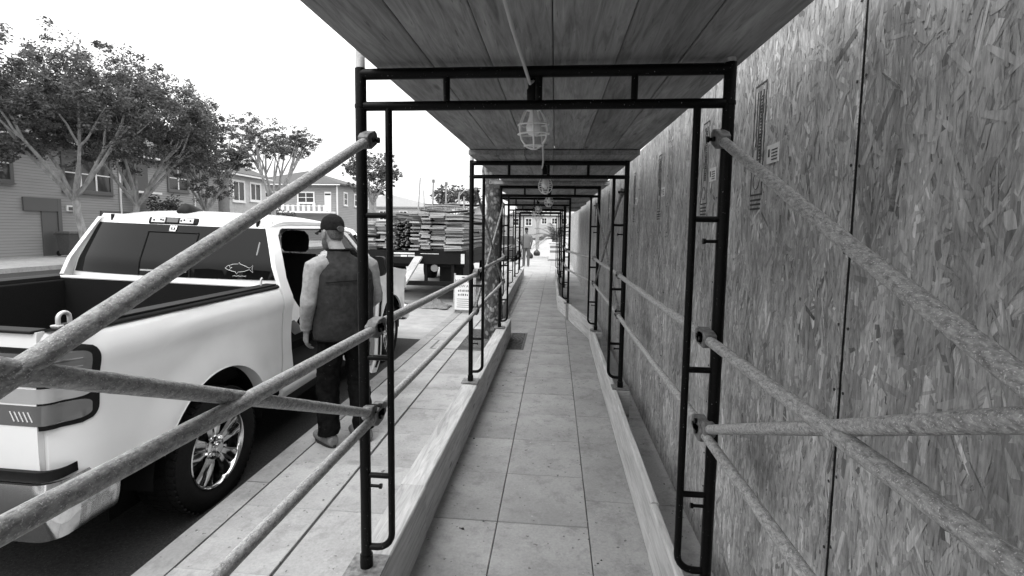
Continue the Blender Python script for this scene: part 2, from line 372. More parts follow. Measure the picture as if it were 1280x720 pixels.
def text(name, s, size, mat, parent, loc, rot, ext=.0008, align='CENTER'):
    cu_ = bpy.data.curves.new(name, 'FONT'); cu_.body = s; cu_.size = size; cu_.extrude = ext; cu_.align_x = align; cu_.align_y = 'CENTER'
    cu_.materials.append(M[mat]); o = bpy.data.objects.new(name, cu_); COL.objects.link(o); me_ = bpy.data.meshes.new_from_object(o); bpy.data.objects.remove(o); me_.materials.clear(); me_.materials.append(M[mat])
    return link(name, me_, parent, 0, loc, rot)

# ------------------------------------------------------------------ ground, road, pavement
ROAD = -.16
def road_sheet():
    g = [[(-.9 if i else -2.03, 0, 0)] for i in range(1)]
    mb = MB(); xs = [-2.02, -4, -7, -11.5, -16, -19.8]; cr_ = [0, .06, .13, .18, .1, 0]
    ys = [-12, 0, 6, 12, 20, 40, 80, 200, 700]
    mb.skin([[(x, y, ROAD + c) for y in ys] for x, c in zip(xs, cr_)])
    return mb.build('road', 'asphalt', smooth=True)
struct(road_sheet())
struct(MB().skin([[(x, y, ROAD + .004 + c) for y in (7.7, 12, 20, 40, 80)] for x, c in ((-2.02, 0), (-4, .06), (-7, .13), (-11.5, .18))]).build('lit_road_sheet', 'road_lit', smooth=True))  # paler sheet laid over the road, paints its brightly lit stretch
struct(MB().skin([[(x, y, -.35) for y in (-20, 900)] for x in (-600, 600)]).build('ground', 'farconc'))
sw = struct(MB().box(-2.02, 9, -8, 400, -.3, -.012).build('sidewalk', 'joint'))
# far part of the pavement past the hoarding: brighter open slabs, one sheet with score lines cut as real joints
ROW0, PITCH = .4385 - .553 * 3, .553
COLS = [(-1.852, -1.354, 'conc'), (-1.341, -.845, 'conc'), (-.845, -.30, 'conc'), (-.30, .225, 'conc'), (.225, .84, 'conc_new')]
slab_me = {}
def slab_mesh(w, l, key, mat):
    if (key) in slab_me: return slab_me[key]
    b, d = .003, .004
    mb = MB(); x, y = w / 2 - .0022, l / 2 - .002
    rings = [[(sx * a, sy * c, z) for sx, sy in ((-1, -1), (1, -1), (1, 1), (-1, 1))] for a, c, z in ((x, y, -.05), (x, y, -d), (x - b, y - b, 0))]
    mb.loft(rings); me = mb.mesh('paving_slab'); me.materials.append(M[mat]); slab_me[key] = me; return me
for ci, (x0, x1, mt) in enumerate(COLS):
    pit = PITCH if ci != 4 else PITCH * 2.5
    n = 40 if ci != 4 else 16
    for r in range(n):
        y0 = ROW0 + r * pit
        if y0 > 18.5: break
        if ci == 2 and r in (14, 15, 16): continue
        if ci == 1 and r in (14, 15, 16): continue
        o = link('paving_slab', slab_mesh(x1 - x0, pit, ci, mt), sw, 0, ((x0 + x1) / 2, y0 + pit / 2, random.uniform(-.0015, .0015)))
        o.rotation_euler = (random.uniform(-.001, .001), random.uniform(-.001, .001), random.uniform(-.002, .002))
for x0, x1, mt in ((-1.855, 1.5, 'farconc'),):
    for r in range(18):
        y0 = 18.6 + r * 1.6
        for q in range(2):
            xa = x0 + q * 1.68
            key = 'far'
            link('paving_slab', slab_mesh(1.68, 1.6, key, mt), sw, 0, (xa + .84, y0 + .8, 0))
MB().box(-1.855, 9, 47.4, 300, -.05, 0).build('paving_sheet', 'farconc', sw)
MB().box(.846, 9, -8, 18.5, -.05, -.004).build('paving_sheet', 'conc_new', sw)
# paving round the tree pit: grate frames and filler
yT = ROW0 + 14 * PITCH; yE = ROW0 + 17 * PITCH
kerb = struct(MB().box(-2.035, -1.86, -8, 400, -.34, -.02).build('kerb', 'joint'))
kb_me = None
def kerb_mesh(l):
    prof = [(-.0885, -.14), (.085, -.14), (.085, 0), (-.07, 0), (-.0885, -.02)]
    mb = MB().prism(prof, 'y', -l / 2 + .004, l / 2 - .004); me = mb.mesh('kerb_stone'); me.materials.append(M['kerb']); return me
kme = kerb_mesh(PITCH * 2)
for r in range(20):
    link('kerb_stone', kme, kerb, 0, (-1.945, ROW0 + PITCH * (2 * r + 1) - .3, random.uniform(-.002, .002)))
MB().box(-2.034, -1.86, ROW0 + PITCH * 40 - .3, 300, -.14, 0).build('kerb_stone', 'kerb', kerb)
struct(MB().box(-27, -19.8, -15, 400, -.3, .02).build('far_sidewalk', 'farconc'))
struct(MB().box(-90, -24.9, -15, 400, -.3, .06).build('far_ground', 'farconc'))

# tree pit grate halves (cast iron), outside and inside the sill timber
def grate(label, x0, x1, y0, y1, cx_, cy_):
    t = thing('tree_grate', label, 'grate', (0, 0, 0))
    z = .0
    fr = MB(); w = .03
    fr.box(x0, x1, y0, y0 + w, -.03, z).box(x0, x1, y1 - w, y1, -.03, z).box(x0, x0 + w, y0 + w, y1 - w, -.03, z).box(x1 - w, x1, y0 + w, y1 - w, -.03, z)
    fr.build('frame', 'iron', t)
    for k in range(3, 12):
        r = .06 * k; mb = MB(); run = []
        def flush():
            if len(run) > 1: mb.tube(run, .0125, 6)
        for a in range(0, 145):
            an = 2 * math.pi * a / 144; p = (cx_ + r * math.cos(an) * 1.0, cy_ + r * math.sin(an), -.016)
            if x0 + w < p[0] < x1 - w and y0 + w < p[1] < y1 - w: run.append(p)
            else: flush(); run = []
        flush()
        if mb.v: mb.build('ring_bar', 'iron', t)
    mb = MB()
    for a in range(16):
        an = 2 * math.pi * (a + .5) / 16
        for i in range(3, 11):
            p = [(cx_ + rr * math.cos(an), cy_ + rr * math.sin(an)) for rr in (.06 * i, .06 * i + .06)]
            if all(x0 + w < q[0] < x1 - w and y0 + w < q[1] < y1 - w for q in p): mb.tube([(q[0], q[1], -.018) for q in p], .010, 4)
    if mb.v: mb.build('spoke_bar', 'iron', t)
    return t
grate('cast iron tree grate with curved bars at the foot of the mottled trunk', -1.74, -.85, 6.55, 7.95, -.95, 7.4)
grate('small cast iron grate corner inside the walkway beside the left timber', -.68, -.42, 6.65, 7.75, -.95, 7.25)
# concrete border where slabs were left out for the grates
MB().box(-.415, -.303, yT + .003, yE - .003, -.05, -.001).build('paving_slab', 'conc', sw)
MB().box(-.84, -.415, yT + .003, 6.645, -.05, -.001).build('paving_slab', 'conc', sw)
MB().box(-.84, -.415, 7.755, yE - .003, -.05, -.001).build('paving_slab', 'conc', sw)
MB().box(-1.345, -.85, 7.955, yE - .003, -.05, -.001).build('paving_slab', 'conc', sw)

# ------------------------------------------------------------------ OSB hoarding on the right
WX = .82
wall = thing('plywood_hoarding', 'tall strand board hoarding wall along the right side of the walkway', 'wall', (WX, 0, 0))
edges = [-4.6, -3.4, -2.2, -1.0, .2, 1.42, 2.54, 3.66, 4.88]
while edges[-1] < 27: edges.append(edges[-1] + 1.22)
for i, (a, b) in enumerate(zip(edges, edges[1:])):
    dz = random.uniform(-.006, .006); i -= 3; gap = .0042; ga, gb = (gap if i != 2 else .008), (gap if i != 1 else .008)
    p = MB().box(0, .0115, a + ga - (a + b) / 2, b - gb - (a + b) / 2, .002, 2.485 + dz).build('osb_panel', 'osb', wall, loc=(random.uniform(-.001, .0015), (a + b) / 2, 0))
    if i >= 0 and a < 9:
        fl = MB(); rr = random.Random(i + 50); w2 = (b - a) / 2 - .009; nf = 6500 if a < 3 else (5000 if a < 5.5 else 3000)
        for q in range(nf):
            L2 = rr.uniform(.018, .066) * (1.25 if rr.random() < .1 else 1); W2 = rr.uniform(.003, .0125); an = rr.gauss(0, .36) if rr.random() < .8 else rr.uniform(-1.5, 1.5)
            cy_, cz_ = rr.uniform(-w2, w2), rr.uniform(.01, 2.47); xo = -.0016 * rr.random() - .0001; ca, sa = math.cos(an), math.sin(an); tl_ = rr.uniform(-.0006, .0006)
            poly = [(-W2 * rr.uniform(.5, 1), -L2), (W2 * rr.uniform(.2, 1), -L2 * rr.uniform(.8, 1)), (W2, rr.uniform(-.4, .4) * L2), (W2 * rr.uniform(.3, 1), L2 * rr.uniform(.85, 1)), (-W2 * rr.uniform(.2, .9), L2), (-W2, rr.uniform(-.4, .4) * L2)]
            vs = []
            for u, v in poly:
                yy, zz_ = cy_ + u * ca - v * sa, cz_ + u * sa + v * ca
                vs.append((xo + tl_ * (v / L2), min(w2, max(-w2, yy)), min(2.478, max(.004, zz_))))
            fl.add(vs, [(0, 1, 2, 3, 4, 5)])
        me_ = bpy.data.meshes.new('strand_flakes'); me_.from_pydata(fl.v, [], fl.f); me_.materials.append(M['flake']); fo = link('strand_flakes', me_, p); fo['kind'] = 'stuff'
    if i in (2, 3, 4, 5, 7, 9):
        # printed mill stamp: framed column of print, small pale sticker; nail heads along the edges
        st = MB(); w2 = (b - a) / 2
        cy0 = {2: 2.075 - (a + b) / 2}.get(i, -.32); zz = 1.85
        x = -.0028
        st.box(x, 0, cy0 - .055, cy0 - .049, zz, zz + .45).box(x, 0, cy0 + .049, cy0 + .055, zz, zz + .45).box(x, 0, cy0 - .05, cy0 + .05, zz, zz + .007).box(x, 0, cy0 - .05, cy0 + .05, zz + .443, zz + .45)
        st.box(x, 0, cy0 - .03, cy0 - .022, zz + .13, zz + .42).box(x, 0, cy0 - .002, cy0 + .008, zz + .13, zz + .42).box(x, 0, cy0 + .022, cy0 + .028, zz + .2, zz + .42)
        for q in range(22):
            zq = zz + .13 + q * .0125; st.box(x, 0, cy0 - .018, cy0 - .018 + random.uniform(.006, .014), zq, zq + .006)
        for q in range(3): st.box(x, 0, cy0 - .05, cy0 + .05, zz - .022 - q * .018, zz - .014 - q * .018)
        for q in range(12):
            a0 = q / 12 * 2 * math.pi; st.tube([(x, cy0 + .03 * math.cos(a0 + e), zz + .06 + .035 * math.sin(a0 + e)) for e in (0, .55)], .0012, 4)
        st.build('mill_stamp', 'ink', p)
        s2 = MB().box(-.0030, 0, cy0 - .19, cy0 - .09, zz + .115, zz + .185).build('sticker', 'paper', p)
        k2 = MB(); k2.box(-.0036, -.0029, cy0 - .115, cy0 - .1, zz + .14, zz + .17)
        for q in range(4): k2.box(-.0036, -.0029, cy0 - .18, cy0 - .13, zz + .125 + q * .012, zz + .13 + q * .012)
        k2.build('sticker_print', 'ink', p)
    if 1 <= i <= 5:
        nl = MB()
        for zq in range(11):
            for yq in (a + .018, b - .018): nl.lathe([(.0045, -.0030), (.0045, .001)], 'x', 7, (0, yq - (a + b) / 2 + random.uniform(-.004, .004), .1 + zq * .225 + random.uniform(-.03, .03)))
        nl.build('nail_heads', 'ink', p)['kind'] = 'stuff'
    if i == 1:
        for y_, z_, an, l_, w_ in ((1.255, 1.83, .1, .15, .018), (1.20, 1.445, -.2, .06, .03), (1.30, 2.08, -.9, .09, .004)):
            MB().box(-.0026, .0004, -w_ / 2, w_ / 2, -l_ / 2, l_ / 2).build('dark_flake', 'clamp', p, loc=(0, y_ - (a + b) / 2, z_), rot=(an, 0, 0))
    MB().box(.0035, .0125, a - (a + b) / 2 - .0078, a - (a + b) / 2 + .0078, .02, 2.40).build('joint_shade', 'trim', p) if i == 2 else None  # near-black strip paints the shade inside the open joint
    MB().box(.013, .05, a - (a + b) / 2 - .04, a - (a + b) / 2 + .045, .02, 2.40).build('stud', 'trim', p)  # studs coloured black so the panel gaps read as shade

# ------------------------------------------------------------------ sill timbers and boards
def beam(name, mat, p0, p1, w, h, label, cat='timber', group=None, bevel=.006, z0=0.0, chip=0):
    p0, p1 = Vector(p0 + (z0,)), Vector(p1 + (z0,)); L_ = (p1 - p0).length; ang = math.atan2(-(p1.x - p0.x), p1.y - p0.y)
    rings = []; n = max(3, int(L_ / .12)); rr = random.Random(name + str(p0))
    prof = [(-w / 2 + .005, 0), (w / 2 - .005, 0), (w / 2, .006), (w / 2, h * .33), (w / 2, h * .66), (w / 2, h - .007), (w / 2 - .006, h), (0, h + .001), (-w / 2 + .006, h), (-w / 2, h - .007), (-w / 2, h * .5), (-w / 2, .006)]
    for i in range(n + 1):
        y = L_ * i / n; b = .0035 * noise.noise(Vector((y * .8, p0.x * 5, p0.y)))
        rings.append([(x + b + .0018 * noise.noise(Vector((x * 30, y * 6, z * 20 + p0.y))), y, max(0, z + .003 * noise.noise(Vector((x * 9, y * 3, 7 + z * 9))) * (z > .01))) for x, z in prof])
    mb = MB().loft(rings); o = mb.build(name, mat, None, smooth=True, ang=30, loc=p0, rot=(0, 0, ang))
    return tag(o, label, cat, group)
TZ = .30
beam('sill_timber', 'timber', (-.742, -.7), (-.742, 2.46), .142, TZ, 'nearest thick weathered timber under the left scaffold legs')
beam('sill_timber', 'timber', (-.748, 2.468), (-.728, 7.42), .142, TZ - .006, 'long weathered timber beam running from the near joint to the mottled tree trunk')
beam('sill_timber', 'timber', (-.98, 8.05), (-1.08, 12.6), .12, TZ, 'timber sill starting just beyond the mottled tree on the left')
beam('sill_timber', 'timber', (-1.08, 12.61), (-1.16, 17.4), .12, TZ - .005, 'farthest timber sill at the left end of the walkway')
beam('toe_board', 'board', (.545, -.4), (.538, 2.42), .04, TZ, 'nearest pale board standing on edge at the right of the walkway', 'board')
beam('toe_board', 'board', (.541, 2.425), (.552, 5.6), .042, TZ + .004, 'middle pale board on edge between near board and splice on the right', 'board')
beam('toe_board', 'board', (.556, 5.605), (.575, 7.45), .04, TZ - .012, 'short pale board on edge ending at the bend of the walkway', 'board')
beam('toe_board', 'board', (.575, 7.47), (.10, 10.2), .042, TZ, 'angled pale board on edge crossing inward after the bend', 'board')
beam('toe_board', 'board', (.10, 10.22), (.04, 17.3), .042, TZ, 'farthest pale board on edge along the right of the narrow end', 'board')

# ------------------------------------------------------------------ scaffold frames
XL, XR = -.745, .605
HW = (XR - XL) / 2; XC = (XR + XL) / 2
def make_frame():
    t = thing('scaffold_frame', 'x', 'scaffold', (XC, 1.81, 0), 0, 'black scaffold frames over the walkway')
    for s in (-1, 1):
        x = s * HW
        po = MB().tube([(x, 0, .31), (x, 0, 2.295)], .021, 16, .0006, .05).build('post', 'black', t, True, 50)
        MB().lathe([(.0235, .0), (.0235, .012), (.0225, .012)], 'z', 14, (x, 0, 2.15)).build('weld_collar', 'black', po, True, 40)
        MB().tube([(x, 0, 2.297), (x, 0, 2.46)], .017, 12).build('coupling_pin', 'steel', t, True, 50)
        MB().box(x - .075, x + .075, -.075, .075, .301, .309).build('base_plate', 'clamp', t, bevel=.002)
        MB().tube([(x, 0, .309), (x, 0, .36)], .026, 12).build('base_collar', 'black', t, True, 50)
        xi = x - s * .108
        arc = [(xi, 0, 2.155), (xi, 0, .455)] + [(xi + s * .06 * (1 - math.cos(a)), 0, .455 - .06 * math.sin(a)) for a in (.3, .6, .9, 1.2, 1.5)] + [(x - s * .018, 0, .394)]
        MB().tube(arc, .0135, 12).build('ladder_leg', 'black', t, True, 60)
        for z in (1.745, 1.185, .70):
            MB().tube([(xi, 0, z), (x, 0, z)], .0115, 10).build('rung', 'black', t, True, 60)
        for z in (1.665, .655, .99):
            q = MB().tube([(x, 0, z), (x - s * .058, 0, z)], .0065, 8)
            q.tube([(x - s * .058, 0, z), (x - s * .068, 0, z)], .0105, 8); q.build('lock_pin', 'black', t, True, 50)
        q = MB().tube([(x, 0, 2.03), (x - s * .062, 0, 2.03)], .006, 8); q.tube([(x - s * .062, 0, 2.03), (x - s * .071, 0, 2.03)], .0115, 8); q.build('lock_pin', 'black', t, True, 50)
    MB().tube([(-HW, 0, 2.274), (HW, 0, 2.274)], .0205, 16, .0005, .05).build('header_bar', 'black', t, True, 50)
    MB().tube([(-HW, 0, 2.156), (HW, 0, 2.156)], .0175, 16, .0005, .05).build('header_bar', 'black', t, True, 50)
    for x in (-HW * .51, 0, HW * .51): MB().tube([(x, 0, 2.156), (x, 0, 2.274)], .013, 10).build('header_stub', 'black', t, True, 50)
    return t
FY = [1.81, 4.25, 6.69, 9.13, 11.57, 14.0, 16.45]
SH = [0, 0, -.015, -.335, -.37, -.41, -.45]
FL = ['nearest black scaffold frame with the first caged bulb on its header', 'second black scaffold frame, in front of the mottled tree trunk', 'third black scaffold frame, level with the tree and the bend',
      'fourth scaffold frame, first after the bend in the walkway', 'fifth scaffold frame deep inside the walkway', 'sixth scaffold frame, last but one down the walkway', 'farthest scaffold frame at the open end of the walkway']
f0 = make_frame(); frames = [f0]
for i in range(1, 7): frames.append(dup(f0))
for i, fr_ in enumerate(frames):
    fr_.location = (XC + SH[i], FY[i], random.uniform(-.004, .004) if i else 0); fr_.rotation_euler = (0, 0, random.uniform(-.02, .02) if i else 0); fr_['label'] = FL[i]
# sole blocks under the right feet
for i, y in enumerate(FY[1:], 1):
    x = XR + SH[i]
    tag(MB().box(x - .04, x + .075, y - .085, y + .085, 0, .299).build('sole_block', 'stack', bevel=.004), ['', 'wooden block under the right foot of the second scaffold frame', 'wooden block under the right foot of the third scaffold frame', 'wooden block under the right foot of the fourth scaffold frame', 'wooden block under the right foot of the fifth scaffold frame', 'wooden block under the right foot of the sixth scaffold frame', 'wooden block under the right foot of the farthest scaffold frame'][i], 'block', 'blocks under the right scaffold feet')

# ------------------------------------------------------------------ plank decks, each bay lapping onto the next
def deck(i, y0, y1, z0, z1, xc, label, n=6, w=.2285):
    t = thing('plank_deck', label, 'deck', (xc, y0, z0), 0, 'plank decks over the walkway'); t.rotation_euler = (math.atan2(z1 - z0, y1 - y0), 0, 0)
    L_ = math.hypot(y1 - y0, z1 - z0)
    for k in range(n):
        x = (k - (n - 1) / 2) * w; rr = random.Random(i * 31 + k)
        a, b = rr.uniform(-.02, .0), L_ + rr.uniform(-.0, .02); rings = []
        for q in range(9):
            y = a + (b - a) * q / 8; dz = .004 * noise.noise(Vector((y * .7, k * 3.1, i))); hw = w / 2 - .0016; wr = .002 * noise.noise(Vector((y, k, 9)))
            rings.append([(x - hw, y, dz + .003), (x - hw + .004, y, dz), (x + hw - .004, y, dz + wr), (x + hw, y, dz + .003 + wr), (x + hw, y, .038 + dz), (x - hw, y, .038 + dz)])
        MB().loft(rings).build('plank', 'deck', t, True, 25)
    MB().box(-n * w / 2 + .004, n * w / 2 - .004, .0, L_ - .0, .046, .056).build('gap_blocker', 'deck', t)  # added unseen sheet, keeps skylight from showing between the planks
ZD = 2.296
ends = [(-4.0, 4.06), (3.93, 6.62), (6.45, 9.05), (8.9, 11.5), (11.3, 13.95), (13.8, 17.2)]
DL = ['plank deck overhead nearest the viewer, above the first caged bulb', 'second overhead plank deck between second and third frames', 'third overhead plank deck above the bend', 'fourth overhead plank deck after the bend', 'fifth overhead plank deck deep in the walkway', 'farthest overhead plank deck at the end of the walkway']
dxs = [-.02, -.03, -.10, -.20, -.20, -.20]
for i, (a, b) in enumerate(ends):
    deck(i, a, b, ZD - .055 if i == 0 else ZD, ZD + .045, dxs[i], DL[i], 6 if i < 2 else (7 if i == 2 else 8))
# ------------------------------------------------------------------ rails, braces and their clamps
def pipe(name, p0, p1, r, label, cat, group, mat='pipe', seed=0, flat=True):
    p0, p1 = Vector(p0), Vector(p1); t = thing(name, label, cat, p0, 0, group); d = p1 - p0
    mb = MB().tube([(0, 0, 0), d * .33 + Vector((random.uniform(-.004, .004), 0, random.uniform(-.008, .002))), d * .66 + Vector((random.uniform(-.004, .004), 0, random.uniform(-.008, .002))), d], r, 14, r * .03, .022, seed)
    mb.build('pipe', mat, t, True, 80)
    if flat:
        for e, s in ((Vector(), 1), (d, -1)):
            dn = d.normalized() * s; u = Vector((1, 0, 0)); v = dn.cross(u).normalized()
            q = MB(); 
            prof = [(-.045, .012), (-.03, .026), (.03, .03), (.055, .022), (.055, -.022), (.03, -.03), (-.03, -.026), (-.045, -.012)]
            rings = [[e + dn * a + v * b + u * c for a, b in prof] for c in (-r * 1.18, r * 1.18)]
            q.loft(rings).build('end_clamp', 'clamp', t, bevel=.004)
            q = MB().tube([e + dn * .012 + u * (-r * 1.6), e + dn * .012 + u * (r * 1.6)], .009, 8); q.build('bolt', 'black', t, True, 50)
    return t
gR, gB = 'guard rails along the walkway', 'diagonal scaffold braces'
xl, xr = XL + .045, XR - .038
def rails(i, y0, y1, s0, s1, names):
    for side, xx, zt in ((0, xl, 1.31), (1, xr, 1.315)):
        for j, z in enumerate((zt, .965)):
            pipe('guard_rail', (xx + s0, y0, z + random.uniform(-.006, .006) + .0), (xx + s1, y1, z - .012 + random.uniform(-.006, .006)), .0188 if j == 0 else .0178, names[side * 2 + j], 'rail', gR, seed=i * 7 + side * 3 + j)
rails(0, -.63, 1.815, 0, 0, ['upper left guard rail crossing the white pickup in the foreground', 'lower left guard rail in the foreground crossing the pavement corner', 'upper right guard rail in the foreground against the strand board', 'lower right guard rail in the foreground near the bottom edge'])
rails(1, 1.825, 4.25, 0, 0, ['upper left rail between the nearest and second frames, beside the man', 'lower left rail between the nearest and second frames', 'upper right rail between the nearest and second frames', 'lower right rail between the nearest and second frames'])
rails(2, 4.26, 6.69, 0, -.015, ['upper left rail passing the mottled tree trunk', 'lower left rail passing the mottled tree trunk', 'upper right rail between second and third frames', 'lower right rail between second and third frames'])
rails(3, 6.70, 9.13, -.015, -.335, ['upper left rail between third and fourth frames', 'lower left rail between third and fourth frames', 'upper right rail after the third frame at the bend', 'lower right rail after the third frame at the bend'])
rails(4, 9.14, 11.57, -.335, -.37, ['upper left rail between fourth and fifth frames', 'lower left rail between fourth and fifth frames', 'upper right rail between fourth and fifth frames', 'lower right rail between fourth and fifth frames'])
def braces(y0, y1, s0, s1, names, r=.0168, mat='pipe'):
    for side, xx in ((0, xl - .008), (1, xr + .006)):
        pipe('cross_brace', (xx + s0, y0, .99), (xx + s1, y1, 2.03), r, names[side * 2], 'brace', gB, mat, seed=side * 5 + 1)
        pipe('cross_brace', (xx + s0 - (.0 if side else 0) - .001, y0, 2.03), (xx + s1, y1, .965), r, names[side * 2 + 1], 'brace', gB, mat, seed=side * 5 + 3)
braces(-.63, 1.79, 0, 0, ['diagonal left brace rising to the top of the nearest frame across the pickup window', 'left brace running level across the pickup rear wheel', 'right brace rising to the top of the nearest frame across the strand board', 'right brace running almost level across the strand board'])
braces(4.29, 6.66, 0, -.015, ['rising left brace in front of the mottled trunk', 'falling left brace in front of the mottled trunk', 'rising right brace between second and third frames', 'falling right brace between second and third frames'], .0125, 'clamp')

# ------------------------------------------------------------------ string of caged lamps
CY = [1.90, 4.33, 6.77, 9.2, 11.65, 14.1]
CX = [-.095, -.10, -.09, -.33, -.52, -.42]
def lamp():
    t = thing('cage_lamp', 'x', 'lamp', (0, 0, 0), 0, 'caged work lamps on the string')
    MB().lathe([(.021, -.01), (.024, -.004), (.024, .05), (.019, .056), (.019, .075)], 'z', 14).build('socket', 'trim', t, True, 40)
    MB().box(-.012, .012, -.014, .014, .075, .115).build('hook', 'black', t, bevel=.004)
    MB().lathe([(.026, -.028), (.029, -.026), (.029, -.008), (.026, -.006)], 'z', 16).build('collar', 'cage', t, True, 40)
    MB().lathe([(.012, -.01), (.0135, -.03), (.017, -.05), (.026, -.074), (.0295, -.092), (.027, -.108), (.019, -.119), (.008, -.124)], 'z', 20).build('bulb', 'bulb', t, True, 60)
    cg = MB()
    for k in range(6):
        a = math.pi * 2 * k / 6 + .25; ca, sa = math.cos(a), math.sin(a)
        cg.tube([(rr * ca, rr * sa, z) for rr, z in ((.028, -.018), (.044, -.045), (.058, -.078), (.0615, -.105), (.055, -.135), (.036, -.16), (.012, -.172))], .0035, 6)
    for rr, z in ((.0585, -.08), (.0605, -.115), (.037, -.159), (.012, -.172)):
        cg.tube([(rr * math.cos(2 * math.pi * j / 28), rr * math.sin(2 * math.pi * j / 28), z) for j in range(29)], .0035, 6)
    cg.build('wire_guard', 'cage', t, True, 80)
    return t
LL = ['nearest caged work bulb hanging from the first scaffold header', 'second caged work bulb hanging below the second frame', 'third caged work bulb on the string', 'fourth caged work bulb after the bend', 'fifth caged work bulb deep in the walkway', 'farthest caged work bulb on the string']
l0 = lamp(); lamps = [l0] + [dup(l0) for _ in range(5)]
for i, l in enumerate(lamps):
    l.location = (CX[i], CY[i], 2.185); l.rotation_euler = (R(random.uniform(-8, 6)), R(random.uniform(-6, 6)), random.uniform(0, 1)); l['label'] = LL[i]
    if i == 0: l.rotation_euler = (R(4), R(-3), .3)
pts = [(-.16, .2, 2.27), (-.115, 1.2, 2.19), (-.10, 1.75, 2.215), (CX[0], 1.90, 2.27)]
for i in range(5):
    a, b = Vector((CX[i], CY[i], 2.27)), Vector((CX[i + 1], CY[i + 1], 2.27))
    for q in range(1, 9):
        s_ = q / 8; p = a.lerp(b, s_); p.z -= .55 * s_ * (1 - s_) * (1 if i == 0 else .8); p.x += .02 * math.sin(s_ * 5); p.z = max(p.z, 2.02); pts.append(tuple(p))
tag(MB().tube(pts, .0055, 8, 0, .08).build('lamp_cable', 'cable', None, True, 80), 'pale lamp cable slung from frame to frame under the plank deck', 'cable')

# ------------------------------------------------------------------ street tree in the pavement
def leaf_cloud(mb, centres, n, size, rng, flat=.55):
    for _ in range(n):
        c, r = rng.choice(centres)
        d = Vector((rng.gauss(0, 1), rng.gauss(0, 1), rng.gauss(0, 1))).normalized() * (rng.random() ** .45)
        p = Vector(c) + Vector((d.x * r[0], d.y * r[1], d.z * r[2]))
        a = Vector((rng.gauss(0, 1), rng.gauss(0, 1), rng.gauss(0, .6))).normalized(); b = a.cross(Vector((rng.gauss(0, 1), rng.gauss(0, 1), rng.gauss(0, 1)))).normalized()
        s_ = size * rng.uniform(.6, 1.3); a *= s_; b *= s_ * flat
        mb.add([p - a, p + b * .8, p + a, p - b * .8], [(0, 1, 2, 3)])
def tree(label, base, limbs, clumps, n, leaf, seed, mat='leaf', bark='bark', group='trees across the street'):
    rng = random.Random(seed); t = thing('street_tree', label, 'tree', base, 0, group)
    mb = MB()
    for pts_, r0, r1 in limbs:
        k = len(pts_); sm = []
        for i in range(k - 1):
            for s_ in (0, .33, .66):
                p = Vector(pts_[i]).lerp(Vector(pts_[i + 1]), s_); p += Vector((noise.noise(p * 1.3 + Vector((seed, 0, 0))), noise.noise(p * 1.3 + Vector((0, seed, 5))), 0)) * .10; sm.append(p)
        sm.append(Vector(pts_[-1])); kk = len(sm)
        mb.tube(sm, [r0 + (r1 - r0) * i / (kk - 1) for i in range(kk)], 8)
    mb.build('trunk', bark, t, True, 70)
    lm = MB(); sub = []
    for c, r in clumps:                      # break every clump into many small tufts so sky shows between them
        for _ in range(24):
            d = Vector((rng.gauss(0, 1), rng.gauss(0, 1), rng.gauss(0, 1))).normalized() * rng.uniform(.3, 1.2); q = rng.uniform(.14, .36)
            sub.append(((c[0] + d.x * r[0], c[1] + d.y * r[1], c[2] + d.z * r[2]), (r[0] * q, r[1] * q, r[2] * q * .8)))
    leaf_cloud(lm, sub, n, leaf, rng); lm.build('crown', mat, t)
    return t
def auto_tree(label, base, h, fork, spread, seed, n, leaf, mat='leaf', lean=(0, 0), r0=.17, nl=5, zs=.8, low=0):
    rng = random.Random(seed); limbs = []; clumps = []
    f = Vector((lean[0] * .4, lean[1] * .4, fork)); limbs.append(([(0, 0, -.2), (lean[0] * .15, lean[1] * .15, fork * .5), f], r0, r0 * .8))
    for k in range(nl):
        a = 2 * math.pi * (k + rng.uniform(-.25, .25)) / nl + seed; top = Vector((lean[0] + math.cos(a) * spread * rng.uniform(.5, .85), lean[1] + math.sin(a) * spread * rng.uniform(.5, .85), h * rng.uniform(.72, .9)))
        mid = f.lerp(top, .45) + Vector((math.cos(a), math.sin(a), 0)) * spread * .12
        limbs.append(([f, mid, top], r0 * .55, r0 * .12))
        for q in range(2):
            a2 = a + rng.uniform(-1, 1); e = mid + Vector((math.cos(a2) * spread * .5, math.sin(a2) * spread * .5, (h - fork) * rng.uniform(.2, .4))); limbs.append(([mid, mid.lerp(e, .5) + Vector((0, 0, -.1)), e], r0 * .3, r0 * .08))
            clumps.append((tuple(e), (spread * .36, spread * .36, spread * .28 * zs)))
        clumps.append((tuple(top), (spread * .42, spread * .42, spread * .36 * zs)))
    clumps.append(((lean[0], lean[1], h * .88), (spread * .45, spread * .45, h * .1)))
    for q in range(low):
        a = q * 2.4 + seed; rr = spread * (.35 + .45 * rng.random()); clumps.append(((lean[0] + math.cos(a) * rr, lean[1] + math.sin(a) * rr, h * rng.uniform(.46, .72)), (spread * .4, spread * .4, spread * .3)))
    return tree(label, base, limbs, clumps, n, leaf, seed, mat)
